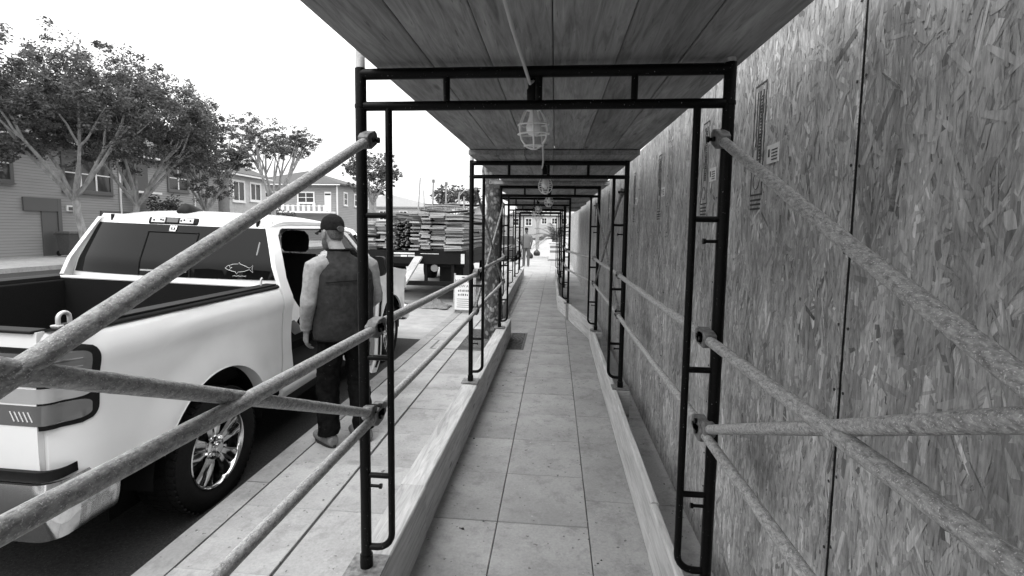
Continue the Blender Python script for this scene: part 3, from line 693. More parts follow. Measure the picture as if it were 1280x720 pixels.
tr = tree('mottled plane tree trunk standing in the pavement behind the second frame', (-.95, 7.42, -.02),
          [([(0, 0, 0), (.0, .02, .25), (-.01, .02, 1.2), (-.03, .03, 2.6), (-.02, .05, 4.4), (.1, .1, 5.6)], .165, .10), ([(.0, .05, 4.2), (.9, .4, 5.8), (1.6, .8, 7.2)], .07, .03), ([(.05, .08, 5.2), (-.6, .9, 6.6), (-.9, 1.6, 7.6)], .06, .03), ([(.1, .1, 5.5), (.5, -.3, 7), (.7, -.5, 8)], .06, .02)],
          [((1.6, .8, 7.3), (1, 1, .7)), ((-.9, 1.6, 7.7), (1, 1, .7)), ((.6, -.4, 8), (1.1, 1.1, .8))], 2500, .10, 5, 'leaf', 'bark_plane', 'trees along the near pavement')

# ------------------------------------------------------------------ white pickup at the kerb
def pickup():
    t = thing('pickup_truck', 'white pickup truck parked at the kerb with an open side door', 'pickup', (-3.2, 2.9, ROAD), R(1.4)); t.rotation_euler = (0, R(1.6), R(1.4))
    AR, AC = .515, .43
    def sstep(a, b, x): q = max(0, min(1, (x - a) / (b - a))); return q * q * (3 - 2 * q)
    def prof(z):                                     # side profile of the body
        pts_ = [(.40, .93), (.55, .965), (.70, .985), (.80, .988), (1.00, .984), (1.16, .99), (1.255, 1.002), (1.30, .998), (1.36, .972), (1.40, .945)]
        if z <= pts_[0][0]: return pts_[0][1]
        for (a, b), (c, d) in zip(pts_, pts_[1:]):
            if z <= c: return b + (d - b) * sstep(0, 1, (z - a) / (c - a))
        return pts_[-1][1]
    def bx(y, z, wy=0.0):
        x = prof(z); d = math.hypot(y - wy, z - AC)
        if d < .74: x += .030 * (1 - sstep(AR + .005, .74, d)) * sstep(.35, .6, z + .0)
        if y < -.80: q = min(1, (-.80 - y) / .22); x -= .10 * q * q
        return x
    def arch_cols(y0, y1, wy, zb, zt, nz=22):
        ys = sorted(set([y0 + (y1 - y0) * i / 70 for i in range(71)] + [wy - AR, wy + AR])); grid = []
        for y in ys:
            d = abs(y - wy); b = zb(y)
            if d < AR: b = max(b, AC + math.sqrt(max(0, AR * AR - d * d)))
            tp = zt(y); grid.append([(y, b + (tp - b) * j / nz) for j in range(nz + 1)])
        return grid
    for s in (1, -1):
        g = arch_cols(-1.02, .752, 0, lambda y: .56 if y > 0 else .60 + .05 * sstep(-.5, -1.0, y), lambda y: 1.40)
        MB().skin([[(s * bx(y, z), y, z) for y, z in col] for col in g], (-s * .03, 0, 0)).build('bed_side', 'white', t, True, 32)
        lip = MB(); aa = [R(-14 + 208 * i / 40) for i in range(41)]
        lip.skin([[(s * (bx(AR * math.cos(a), AC + AR * math.sin(a)) + .004), AR * math.cos(a), AC + AR * math.sin(a)), (s * .93, (AR - .004) * math.cos(a), AC + (AR - .004) * math.sin(a))] for a in aa if AC + AR * math.sin(a) > .54], (0, 0, .006)); lip.build('arch_lip', 'white', t, True, 60)
        ln = MB(); ln.skin([[(s * x, (AR + .01) * math.cos(a), AC + (AR + .01) * math.sin(a)) for x in (.955, .70)] for a in [R(-5 + 190 * i / 24) for i in range(25)]], (0, 0, .01)); ln.build('arch_liner', 'trim', t, True, 60)
        MB().box(min(s * .70, s * .71), max(s * .70, s * .71), -.55, .55, .2, 1.0).build('inner_panel', 'trim', t)
        rc = MB(); rc.skin([[(s * .968, y, 1.398), (s * .955, y, 1.412), (s * .90, y, 1.415), (s * .86, y, 1.405), (s * .855, y, 1.37)] for y in [-1.0 + i * .175 for i in range(11)]], (0, 0, -.012)); rc.build('bed_rail_cap', 'trim', t, True, 50)
        MB().box(min(s * .83, s * .865), max(s * .83, s * .865), -1.0, .74, .80, 1.375).build('bed_inner_wall', 'liner', t, bevel=.01)
        # fender, hood edge
        g = arch_cols(2.98, 4.46, 3.57, lambda y: .52, lambda y: 1.34 - .10 * sstep(3.2, 4.6, y) - .05 * sstep(4.2, 4.5, y))
        MB().skin([[(s * (bx(y, min(z + .05, 1.3), 3.57) - .10 * sstep(4.15, 4.5, y) ** 2), y, z) for y, z in col] for col in g], (-s * .03, 0, 0)).build('front_fender', 'white', t, True, 32)
        MB().skin([[(s * x, 3.57 + (AR + .01) * math.cos(a), AC + (AR + .01) * math.sin(a)) for x in (.955, .66)] for a in [R(-5 + 190 * i / 24) for i in range(25)]], (0, 0, .01)).build('arch_liner', 'trim', t, True, 60)
        # rocker / side sill
        MB().skin([[(s * x, y, z) for x, z in ((.90, .43), (.955, .44), (.985, .50), (.985, .56), (.965, .60), (.93, .62))] for y in (.77, 1.3, 2.0, 2.96)], (-s * .03, 0, 0)).build('side_sill', 'white', t, True, 40)
        MB().box(min(s * .90, s * .93), max(s * .90, s * .93), .78, 2.95, .35, .43).build('sill_moulding', 'trim', t)
    def cx_(z):                                       # cab side with tumblehome
        if z < 1.30: return bx(1.4, z)
        q = (z - 1.30) / .62; return .998 - .215 * q - .03 * q * q
    def cpatch(s, zs, yl, yr, name, mat='white', th=.035, off=0, n=6):
        g = []
        for z in zs:
            a, b = yl(z), yr(z); g.append([(s * (cx_(z) + off), a + (b - a) * j / n, z) for j in range(n + 1)])
        return MB().skin(g, (-s * th, 0, 0)).build(name, mat, t, True, 35)
    lin = lambda pts_: (lambda z: next((a[1] + (b[1] - a[1]) * (z - a[0]) / (b[0] - a[0]) for a, b in zip(pts_, pts_[1:]) if z <= b[0]), pts_[-1][1]))
    zr = [.60 + i * (1.90 - .60) / 26 for i in range(27)]
    back = lin([(.5, .775), (1.36, .775), (1.55, .80), (1.93, .96)])
    opL = lin([(.5, .99), (.72, .93), (.85, .905), (1.30, .895), (1.45, .90), (1.80, 1.02), (1.86, 1.10), (1.93, 1.4)])
    for s in (1, -1):
        cpatch(s, zr, back, opL, 'cab_corner')
        # centre pillar and front door skin, front pillar
        pil0, pil1 = lin([(.5, 1.98), (1.3, 2.0), (1.93, 1.96)]), lin([(.5, 2.06), (1.3, 2.08), (1.93, 2.05)])
        cpatch(s, zr, pil0, pil1, 'centre_pillar', n=2)
        cpatch(s, [.60 + i * .745 / 14 for i in range(15)], lin([(.5, 2.068), (2, 2.088)]), lin([(.5, 2.97), (2, 2.97)]), 'front_door')
        cpatch(s, [1.345 + i * .5 / 8 for i in range(9)], lin([(1.3, 2.09), (1.93, 2.06)]), lin([(1.3, 2.86), (1.86, 2.30)]), 'side_window', 'glass' if s < 0 else 'tint', .005, -.012)
        cpatch(s, [1.30 + i * .6 / 10 for i in range(11)], lin([(1.3, 2.90), (1.86, 2.33), (1.93, 2.2)]), lin([(1.3, 3.02), (1.86, 2.43), (1.93, 2.35)]), 'front_pillar', n=2)
        # roof rail above the doors
        cpatch(s, [1.86, 1.885, 1.905, 1.925], lin([(1.86, 1.06), (1.93, 1.0)]), lin([(1.86, 2.36), (1.93, 2.32)]), 'roof_rail', n=14)
        if s < 0:
            cpatch(s, [.60 + i * .745 / 14 for i in range(15)], opL, pil0, 'rear_door')
            cpatch(s, [1.345 + i * .5 / 8 for i in range(9)], lambda z: opL(z) + .02, lambda z: pil0(z) - .01, 'side_window', 'glass', .005, -.012)
    # black weatherstrip round the open doorway
    ws = [(cx_(z) - .02, opL(z) + .012, z) for z in [.62 + i * .04 for i in range(31)]] + [(cx_(1.865) - .02, 1.06 + i * .1, 1.862) for i in range(1, 9)] + [(cx_(z) - .02, pil0(z) - .012, z) for z in [1.85 - i * .1 for i in range(13)]]
    MB().tube(ws, .014, 6).build('door_seal', 'trim', t, True, 80)
    # rear face of the cab with glass, roof
    def ry(x, z): return back(z) - .0 + .10 * (abs(x) / .95) ** 3 * .9 - .045 * (1 - (x / .95) ** 2)
    zs = [1.0 + i * .93 / 24 for i in range(25)]
    MB().skin([[(cx_(z) * (j / 12 - 1) * .998, ry(cx_(z) * (j / 12 - 1), z), z) for j in range(25)] for z in zs], (0, .03, 0)).build('cab_rear_panel', 'white', t, True, 40)
    rg = [[(xw * (j / 12 - 1), ry(xw * (j / 12 - 1), z) - .006, z) for j in range(25)] for z, xw in [(1.435 + i * .42 / 12, .885 - .135 * i / 12) for i in range(13)]]
    gl = MB().skin(rg, (0, .005, 0)).build('rear_window', 'tint', t, True, 60)
    def gp(x, z, off=-.008): return (x, ry(x, z) + off, z)
    sl = MB()
    for x in (-.225, .215): sl.tube([gp(x, 1.44 + i * .05) for i in range(8)], .0075, 6)
    sl.tube([gp(-.225 + i * .044, 1.795) for i in range(11)], .0075, 6); sl.build('slider_frame', 'trim', gl, True, 70)
    MB().box(-.20, .19, ry(0, 1.47) - .016, ry(0, 1.47) - .006, 1.475, 1.487).build('slider_track', 'steel', gl)
    st = MB(); y_ = ry(0, 1.86) - .012           # square M-shaped sticker on the slider
    a_ = math.atan2(.16, .38)
    for x0, x1, z0, z1 in ((-.036, -.024, 0, .052), (.012, .024, .015, .052), (-.036, .020, 0, .013), (-.012, .0, .02, .052)): st.box(x0, x1, -.001, .001, z0, z1)
    st.box(-.025, -.011, -.001, .001, .036, .05).box(-.001, .013, -.001, .001, .036, .05)
    st.build('sticker', 'print', gl, loc=(-.005, ry(0, 1.80) - .012, 1.803), rot=(-a_, 0, 0))
    # line drawn fish on the right of the glass
    fish = [(-.10, .0), (-.085, .018), (-.04, .034), (-.005, .036), (.0, .05), (.012, .036), (.05, .022), (.085, .004), (.11, .028), (.105, .0), (.112, -.032), (.086, -.006), (.05, -.022), (.0, -.03), (-.01, -.046), (-.018, -.028), (-.05, -.022), (-.08, -.012), (-.10, .0)]
    fb = MB(); fb.tube([gp(.60 + u, 1.525 + v, -.009) for u, v in fish], .0016, 5); fb.tube([gp(.60 + u, 1.525 + v, -.009) for u, v in ((-.07, .022), (-.058, .0), (-.068, -.016))], .0012, 5); fb.tube([gp(.545, 1.53, -.009), gp(.552, 1.531, -.009)], .003, 5); fb.tube([gp(.56 + i * .015, 1.462 + .004 * (i % 2), -.009) for i in range(8)], .0013, 5)
    fb.build('fish_decal', 'print', gl, True, 60)
    MB().tube([gp(.72, 1.74 - i * .02 + .006 * math.sin(i), -.008) for i in range(6)], .006, 5).build('decal_scrap', 'lens_mid', gl, True, 60)
    def rz(x, y): return 1.985 - .065 * (abs(x) / .79) ** 2.6 - .05 * max(0, (1.25 - y) / .3) ** 2 - .07 * max(0, (y - 1.9) / .45) ** 2
    MB().skin([[(.775 * (j / 12 - 1), .95 + i * .1, rz(.775 * (j / 12 - 1), .95 + i * .1)) for j in range(25)] for i in range(15)], (0, 0, -.03)).build('roof', 'white', t, True, 50)
    bl = MB().box(-.225, .215, -.02, .02, -.034, .034).build('brake_lamp', 'trim', t, bevel=.018, loc=(-.03, .905, 1.885), rot=(-.35, 0, 0))
    MB().box(-.19, -.07, -.026, -.02, -.022, .022).build('cargo_lens', 'lens_light', bl, bevel=.01)
    MB().box(.06, .18, -.026, -.02, -.022, .022).build('cargo_lens', 'lens_light', bl, bevel=.01)
    MB().box(-.055, .045, -.026, -.02, -.02, .02).build('stop_lens', 'lens_dark', bl, bevel=.004)
    for x in (-.165, -.105, -.085, .075, .1, .155): MB().lathe([(.008, -.0295), (.008, -.026)], 'y', 8, (x, 0, random.uniform(-.006, .006))).build('diode', 'trim', bl)
    MB().ell([((0, y, 1.97), (w, 0, 0), (0, 0, h)) for y, w, h in ((1.02, .05, .02), (1.06, .065, .075), (1.12, .06, .07), (1.2, .045, .045), (1.28, .02, .02))], 12).build('antenna_fin', 'trim', t, True, 60, loc=(-.06, 0, 0))
    for x in (-.62, .66): MB().tube([(x, ry(x, 1.9) - .0, 1.84), (x + .01 * (1 if x > 0 else -1), .955, 1.925)], .016, 6).build('roof_seam_seal', 'trim', t, True, 60)
    # bed
    MB().box(-.85, .85, -1.0, .75, .76, .80).build('bed_floor', 'liner', t)
    MB().box(-.86, .86, .70, .748, .80, 1.385).build('bed_front_wall', 'liner', t, bevel=.008)
    MB().box(-.93, .93, .695, .752, 1.386, 1.408).build('bed_front_cap', 'white', t, bevel=.008)
    for j in range(8): MB().box(-.72 + j * .19, -.64 + j * .19, -.95, .69, .801, .812).build('floor_rib', 'liner', t)
    MB().skin([[(x, -1.035 - .015 * math.sin((z - .6) * 4), z) for x in (-.87, -.4, 0, .4, .87)] for z in [.68 + i * .09 for i in range(9)]], (0, .05, 0)).build('tailgate', 'white', t, True, 40)
    MB().box(-.86, .86, -1.05, -.98, 1.395, 1.41).build('tailgate_cap', 'trim', t, bevel=.005)
    cl = MB().box(.868, .912, -.975, -.885, 1.412, 1.422).build('tie_cleat', 'steel', t, bevel=.003)
    MB().tube([(.89, -.957, 1.418), (.89, -.957, 1.448)] + [(.89, -.93 - .027 * math.cos(a), 1.448 + .027 * math.sin(a)) for a in [.3 * q for q in range(1, 10)]] + [(.89, -.903, 1.448), (.89, -.903, 1.418)], .0095, 8).build('cleat_loop', 'steel', cl, True, 60)
    MB().tube([(.905, .60, 1.41), (.905, .60, 1.47), (.91, .61, 1.478)], .008, 8).build('stake_pin', 'steel', t, True, 60)
    MB().box(.872, .96, -.95, .72, 1.413, 1.423).build('rail_track', 'trim', t, bevel=.003)
    # tail lamps wrap the corner
    def plan(u, off):      # u 0 on the side .. 1 on the rear face
        if u < .4: y = -.86 - .13 * (u / .4); return (bx(y, 1.12) + off, y)
        if u < .6:
            a = (u - .4) / .2 * math.pi / 2; x0 = bx(-.99, 1.12); return (x0 - .05 + (.05 + off) * math.cos(a), -.99 - (.05 + off) * math.sin(a))
        x0 = bx(-.99, 1.12) - .05; return (x0 - .17 * (u - .6) / .4, -1.04 - off)
    def lamp_patch(s, z0, z1, u0, off, name, mat, rnd=.03):
        g = []
        for i in range(29):
            z = z0 + (z1 - z0) * i / 28; e = min(z - z0, z1 - z); uu = u0 + (.20 * (1 - math.sqrt(max(0, 1 - (1 - max(0, e) / rnd) ** 2))) if e < rnd else 0)
            row = []
            for j in range(21):
                px_, py_ = plan(uu + (1 - uu) * j / 20, off); px_ += prof(z) - prof(1.12); row.append((s * px_, py_, z))
            g.append(row)
        return MB().skin(g, (-s * .012, .012, 0)).build(name, mat, None, True, 50)
    for s in (1, -1):
        tl = lamp_patch(s, .955, 1.33, .0, .006, 'tail_lamp', 'trim', .07); tl.parent = t
        for z0, z1, u0, nm, mt in ((1.158, 1.305, .12, 'stop_lens', 'lens_smoke'), (1.082, 1.148, .08, 'reverse_lens', 'lens_pale'), (.978, 1.072, .10, 'turn_lens', 'lens_smoke')):
            q = lamp_patch(s, z0, z1, u0, .012, nm, mt); q.parent = tl
            for k in range(3):
                zz = z0 + (z1 - z0) * (k + 1) / 4
                if nm == 'stop_lens': r_ = lamp_patch(s, zz - .003, zz + .003, u0 + .1, .0145, 'lens_rib', 'lens_mid', .001); r_.parent = tl
        for k in range(5): 
            p0 = plan(.62 + k * .05, .016); MB().tube([(s * p0[0], p0[1], 1.0), (s * (p0[0] - .02), p0[1], 1.045)], .002, 4).build('lens_mark', 'print', tl)
    # rear bumper, chrome with black step pad
    def bplan(u, off):
        if u < .3: return (.975 + off, -.78 - .22 * u / .3)
        if u < .5: a = (u - .3) / .2 * math.pi / 2; return (.875 + (.10 + off) * math.cos(a), -1.0 - (.10 + off) * math.sin(a))
        return (.875 * (1 - (u - .5) / .5 * 2), -1.10 - off)
    def bump_patch(z0, z1, off0, name, mat, bulge=.02):
        us = [i / 30 for i in range(31)]; full = [bplan(u, 0) for u in us]
        g = []
        for i in range(9):
            q = i / 8; z = z0 + (z1 - z0) * q; off = off0 + bulge * math.sin(math.pi * q)
            row = []
            for u in [j * .5 / 14 for j in range(15)]: row.append((bplan(u, off)[0], bplan(u, off)[1], z))
            row += [(-a, b, c) for a, b, c in row[::-1]]; g.append(row)
        return MB().skin(g, (0, .02, 0)).build(name, mat, t, True, 40)
    bump_patch(.46, .725, -.012, 'rear_bumper', 'chrome'); bump_patch(.728, .775, -.03, 'bumper_step_pad', 'trim', .0)
    # underbody, axle, exhaust
    MB().box(-.62, .62, -.95, 4.2, .34, .72).build('chassis', 'trim', t); MB().tube([(-.8, 0, .40), (.8, 0, .40)], .06, 10).build('rear_axle', 'trim', t, True)
    MB().tube([(-.8, 3.57, .40), (.8, 3.57, .40)], .05, 10).build('front_axle', 'trim', t, True)
    # wheels
    def wheel(x, y, s):
        w = bpy.data.objects.new('wheel', None); COL.objects.link(w); w.parent = t; w.location = (x, y, .40); w.rotation_euler = (random.uniform(0, 6), 0, 0 if s > 0 else math.pi); w.empty_display_size = .1
        ty = MB().lathe([(.258, -.12), (.30, -.135), (.36, -.135), (.388, -.12), (.398, -.09), (.40, -.04), (.40, .04), (.398, .09), (.388, .12), (.36, .135), (.31, .137), (.275, .125), (.257, .112)], 'x', 64, cap=False).build('tyre', 'rubber', w, True, 30)
        tb = MB()
        for k in range(56):
            a = 2 * math.pi * k / 56; mt = Matrix.Rotation(a, 4, 'X')
            for x0, x1, sk in ((-.125, -.08, .3), (-.07, -.01, -.2), (.0, .06, .2), (.075, .125, -.3)): tb.box(x0, x1, -.016, .016, .392, .4035, mt @ Matrix.Rotation(sk, 4, 'Z'))
        tb.build('tread', 'rubber', ty)
        rm = MB().lathe([(.246, -.11), (.258, .112), (.262, .122), (.255, .126), (.246, .118), (.238, .09), (.234, .04), (.230, -.1)], 'x', 56, cap=False).build('rim', 'chrome', w, True, 35)
        for k in range(5):
            a = 2 * math.pi * k / 5
            for da in (-.21, .21):
                mt = Matrix.Rotation(a, 4, 'X'); rings = []
                for rr, hw, ang, xo in ((.045, .034, da * .9, .088), (.10, .036, da, .100), (.16, .040, da * 1.05, .104), (.21, .048, da * 1.1, .106), (.246, .066, da * 1.15, .108)):
                    cyy, czz = rr * math.sin(ang), rr * math.cos(ang)
                    rings.append([mt @ Vector((xo - dx_, cyy + hw * u, czz)) for u, dx_ in ((-.85, .045), (-.85, .012), (-.45, 0), (.45, 0), (.85, .012), (.85, .045))])
                MB().loft(rings).build('spoke', 'chrome', w, True, 35)
            MB().lathe([(.013, .09), (.013, .118), (.009, .124)], 'x', 6, (0, .062 * math.sin(a + .63), .062 * math.cos(a + .63))).build('wheel_nut', 'chrome', w)
        MB().lathe([(.085, .06), (.085, .092), (.07, .099), (.040, .100), (.036, .122), (.028, .128), (.001, .129)], 'x', 28).build('hub', 'chrome', w, True, 30)
        MB().lathe([(.17, -.02), (.17, .0), (.05, .01)], 'x', 28).build('brake_disc', 'clamp', w, True, 30)
    for y in (0, 3.57):
        wheel(.855, y, 1); wheel(-.855, y, -1)
    # hood, windscreen, front end
    MB().skin([[(x, y, (1.34 - .10 * sstep(3.2, 4.6, y) - .05 * sstep(4.2, 4.5, y)) + .07 * (1 - (x / .95) ** 2) + (.012 if abs(x) < .45 else 0)) for x in [.94 * (j / 12 - 1) for j in range(25)]] for y in [2.95 + i * .155 for i in range(11)]], (0, 0, -.02)).build('hood', 'white', t, True, 40)
    MB().skin([[(x * (1 - .17 * q), 2.98 - .62 * q + .0 - .10 * (x / .9) ** 2, 1.36 + .53 * q) for x in [.9 * (j / 8 - 1) for j in range(17)]] for q in [i / 6 for i in range(7)]], (0, -.005, 0)).build('windscreen', 'glass', t, True, 60)
    MB().box(-.9, .9, 4.42, 4.52, .55, 1.2).build('grille', 'chrome', t, bevel=.03); MB().box(-.98, .98, 4.40, 4.62, .42, .68).build('front_bumper', 'chrome', t, bevel=.05)
    for s in (-1, 1): MB().box(min(s * .6, s * .93), max(s * .6, s * .93), 4.45, 4.54, .92, 1.12).build('headlight', 'lens_light', t, bevel=.03)
    mrr = MB().ell([((.0, y, 0), (.085, 0, 0), (0, 0, .12)) for y in (-.03, 0, .05)], 14, .5).build('wing_mirror', 'trim', t, True, 50, loc=(1.10, 2.72, 1.42)); MB().tube([(-.11, .02, -.06), (0, .01, -.05)], .02, 8).build('mirror_arm', 'trim', mrr, True)
    # cabin
    MB().box(-.93, .93, .80, 3.0, .60, .64).build('cabin_floor', 'trim', t); MB().box(-.92, .92, 2.75, 2.98, .64, 1.34).build('dashboard', 'trim', t, bevel=.04)
    def seat(x, y, w, nm):
        MB().box(x - w / 2, x + w / 2, y, y + .52, .66, 1.0).build(nm, 'seat', t, bevel=.05)
        MB().ell([((x, y + .02 - .06 * k / 6 - .04, .92 + .11 * k), (w / 2 * (1 - .05 * max(0, k - 3)), 0, 0), (0, .085 - .006 * k, 0)) for k in range(7)], 18, .55).build('seat_back', 'seat', t, True, 50)
        MB().ell([((x, y - .09, z), (.14 * q, 0, 0), (0, .055 * q, 0)) for z, q in ((1.60, .8), (1.63, 1), (1.72, 1.04), (1.78, .98), (1.82, .72), (1.83, .3))], 16, .6).build('headrest', 'seat', t, True, 50)
        for xx in (-.06, .06): MB().tube([(x + xx, y - .075, 1.5), (x + xx, y - .085, 1.64)], .007, 6).build('headrest_post', 'steel', t, True)
    seat(.42, 2.12, .52, 'seat_cushion'); seat(-.42, 2.12, .52, 'seat_cushion')
    MB().box(-.75, .75, .98, 1.38, .66, .95).build('rear_bench', 'seat', t, bevel=.05); MB().box(-.75, .75, .84, .96, .95, 1.42).build('rear_bench_back', 'seat', t, bevel=.04)
    pp = MB(); pp.skin([[(.55 + .14 * u, 1.42 + .22 * v + .03 * u, 1.0 + .16 * v + .04 * math.sin(5 * u) - .10 * u) for v in (0, .5, 1)] for u in (0, .33, .66, 1)], (0, 0, .002)); pp.build('paper_sheet', 'paper', t, True, 60)
    pp = MB(); pp.skin([[(.70 + .1 * u, 1.30 + .2 * v, .96 + .05 * u - .14 * v) for v in (0, .5, 1)] for u in (0, .5, 1)], (0, 0, .002)); pp.build('paper_sheet', 'paper', t, True, 60)
    # open rear door, hinged at the centre pillar
    d = bpy.data.objects.new('open_door', None); COL.objects.link(d); d.parent = t; d.location = (.99, 1.99, 0); d.rotation_euler = (0, 0, R(49)); d.empty_display_size = .1
    d['label'] = 'open rear side door swung out over the kerb'
    wd = lin([(.5, -.72), (.62, -.76), (1.3, -.76), (1.45, -.75), (1.8, -.64), (1.87, -.55)]); zl = [.50, .54, .60] + [.60 + i * .745 / 10 for i in range(1, 11)]
    MB().skin([[(cx_(z) - .985, wd(z) * (1 - j / 6) - .01, z) for j in range(7)] for z in zl], (-.05, 0, 0)).build('door_skin', 'white', d, True, 35)
    MB().skin([[(cx_(z) - .985 - .055, wd(z) * (1 - j / 6) * .93 - .02, z) for j in range(7)] for z in zl[2:]], (-.03, 0, 0)).build('door_lining', 'lens_mid', d, True, 35)
    MB().skin([[(cx_(z) - .985 - .088, -.70 + .5 * j / 6, z) for j in range(7)] for z in (.66, .72, .80)], (-.02, 0, 0)).build('door_pocket', 'trim', d, True, 35)
    MB().lathe([(.075, -.095), (.07, -.10), (.01, -.102)], 'x', 20, (0, -.50, .92)).build('speaker_grille', 'trim', d, True, 40)
    MB().tube([(cx_(z) - 1.01, wd(z), z) for z in [.56 + i * .06 for i in range(22)]], .018, 6).build('door_edge_seal', 'trim', d, True, 70)
    fr2 = [(cx_(z) - 1.0, wd(z), z) for z in (1.34, 1.45, 1.62, 1.78, 1.85)] + [(cx_(1.875) - 1.0, -.4, 1.872), (cx_(1.875) - 1.0, -.1, 1.872), (cx_(1.85) - 1.0, -.03, 1.85), (cx_(1.34) - 1.0, -.02, 1.34)]
    MB().tube(fr2, .022, 8).build('window_frame', 'white', d, True, 60)
    MB().skin([[(cx_(z) - 1.0, wd(z) * (1 - j / 4) - .02, z) for j in range(5)] for z in (1.34, 1.5, 1.68, 1.86)], (-.005, 0, 0)).build('window_pane', 'glass', d, True)
    MB().box(.02, .045, -.70, -.55, 1.12, 1.15).build('door_handle', 'white', d, bevel=.008)
    return t
pickup()

# ------------------------------------------------------------------ people
def remesh(o, vox, sub=0, smooth=4):
    r = o.modifiers.new('remesh', 'REMESH'); r.mode = 'VOXEL'; r.voxel_size = vox; r.use_smooth_shade = True
    s_ = o.modifiers.new('smooth', 'SMOOTH'); s_.iterations = smooth; s_.factor = .5; return o
def wrinkle(o, strength, size):
    tx = bpy.data.textures.new('folds', 'CLOUDS'); tx.noise_scale = size; tx.noise_depth = 2
    d = o.modifiers.new('folds', 'DISPLACE'); d.texture = tx; d.strength = strength; d.mid_level = .5; d.texture_coords = 'LOCAL'
def limb(mb, pts_, rs, seg=14):
    pts_ = [Vector(p) for p in pts_]; q, qr = [], []
    for i in range(len(pts_) - 1):
        for s_ in (0, .25, .5, .75): q.append(pts_[i].lerp(pts_[i + 1], s_)); qr.append(rs[i] + (rs[i + 1] - rs[i]) * s_)
    q.append(pts_[-1]); qr.append(rs[-1]); mb.tube(q, qr, seg)
def man():
    t = thing('person', 'person in dark vest, light sleeves and cap standing at the pickup door, back turned', 'person', (-1.62, 3.55, 0))
    # local axes: torso faces f, its right is rgt
    fa = R(47); f = Vector((-math.sin(fa), math.cos(fa), 0)); rg = Vector((math.cos(fa), math.sin(fa), 0)); up = Vector((0, 0, 1))
    P = lambda a, b, c: rg * a + f * b + up * c
    # limbs
    lsh, lel, lwr = P(-.215, -.005, 1.40), P(-.272, -.02, 1.13), P(-.255, .085, .91)
    rsh, rel, rwr = P(.21, .0, 1.40), P(.275, .02, 1.12), P(.20, .22, 1.02)
    ff = Vector((-.80, .60, 0))
    hipL, kneeL, ankL = P(-.095, 0, .90), P(-.115, .05, .50), P(-.12, .02, .09)
    hipR, kneeR, ankR = P(.095, 0, .90), P(.115, .01, .50), P(.13, -.06, .09)
    hf = Vector((-.86, .51, 0)); hr_ = Vector((hf.y, -hf.x, 0))     # head turned left
    hc = P(-.03, .125, 1.652)
    def body():
        b = MB()
        b.ell([(P(0, .0, .88), rg * .16, f * .11), (P(0, 0, 1.0), rg * .165, f * .12), (P(0, .0, 1.2), rg * .16, f * .11), (P(0, .0, 1.36), rg * .17, f * .10), (P(-.005, .01, 1.44), rg * .12, f * .075), (P(-.01, .04, 1.49), rg * .062, f * .06), (P(-.02, .08, 1.55), rg * .058, f * .06), (P(-.025, .105, 1.59), rg * .055, f * .058)], 18)
        # head: cranium, jaw, nose, ears, brow
        def H(a, c, z): return hc + hr_ * a + hf * c + up * z
        b.ell([(H(0, .018, -.125), hr_ * .030, hf * .035), (H(0, .012, -.105), hr_ * .050, hf * .060), (H(0, .005, -.07), hr_ * .064, hf * .080), (H(0, 0, -.02), hr_ * .071, hf * .090), (H(0, -.004, .03), hr_ * .075, hf * .097), (H(0, -.008, .075), hr_ * .068, hf * .088), (H(0, -.01, .105), hr_ * .045, hf * .06), (H(0, -.01, .118), hr_ * .015, hf * .02)], 18)
        b.ell([(H(0, .088, .018), hr_ * .008, hf * .008), (H(0, .098, -.008), hr_ * .011, hf * .012), (H(0, .106, -.026), hr_ * .016, hf * .014), (H(0, .094, -.036), hr_ * .014, hf * .008)], 8)
        b.ell([(H(0, .083, -.062), hr_ * .022, hf * .010), (H(0, .087, -.070), hr_ * .024, hf * .010), (H(0, .08, -.08), hr_ * .02, hf * .01)], 8)
        for s in (-1, 1): b.ell([(H(s * .073, -.012, -.045), hr_ * .006, hf * .010), (H(s * .080, -.016, -.02), hr_ * .008, hf * .017), (H(s * .082, -.018, .008), hr_ * .008, hf * .018), (H(s * .078, -.014, .024), hr_ * .005, hf * .010)], 8)
        limb(b, [lsh, lel, lwr], [.05, .042, .028]); limb(b, [rsh, rel, rwr], [.05, .042, .028])
        limb(b, [hipL, kneeL, ankL], [.085, .055, .04]); limb(b, [hipR, kneeR, ankR], [.085, .055, .04])
        for w, el_, sd in ((lwr, lel, -1), (rwr, rel, 1)):
            dr = (w - el_).normalized(); dr = (dr + Vector((0, 0, -.25)) if sd < 0 else dr).normalized(); n1 = f.cross(dr).normalized() * sd * -1; n2 = dr.cross(n1).normalized()
            if n2.dot(f) < 0: n2 = -n2
            b.ell([(w, n2 * .028, n1 * .022), (w + dr * .03, n2 * .036, n1 * .018), (w + dr * .07, n2 * .043, n1 * .016), (w + dr * .095, n2 * .042, n1 * .014)], 12)
            inn = n1 if n1.dot(rg) * sd < 0 else -n1
            for k, (o_, ln) in enumerate(((.031, .070), (.011, .080), (-.010, .075), (-.030, .058))):
                a0 = w + dr * .088 + n2 * o_; a1 = a0 + dr * ln * .5 + inn * .010; a2 = a1 + dr * ln * .33 + inn * .022; a3 = a2 + dr * ln * .12 + inn * .022
                b.tube([a0, a1, a2, a3], [.0098, .0092, .0085, .0068], 8)
            a0 = w + dr * .025 + n2 * .028; a1 = a0 + dr * .035 + n2 * .026 + inn * .01; a2 = a1 + dr * .032 + n2 * .004 + inn * .012
            b.tube([a0, a1, a2], [.013, .0105, .008], 8)
        o = b.build('body', 'skin', t, True, 180); return remesh(o, .0045, 0, 2)
    body()
    # beard and back hair
    def H(a, c, z): return hc + hr_ * a + hf * c + up * z
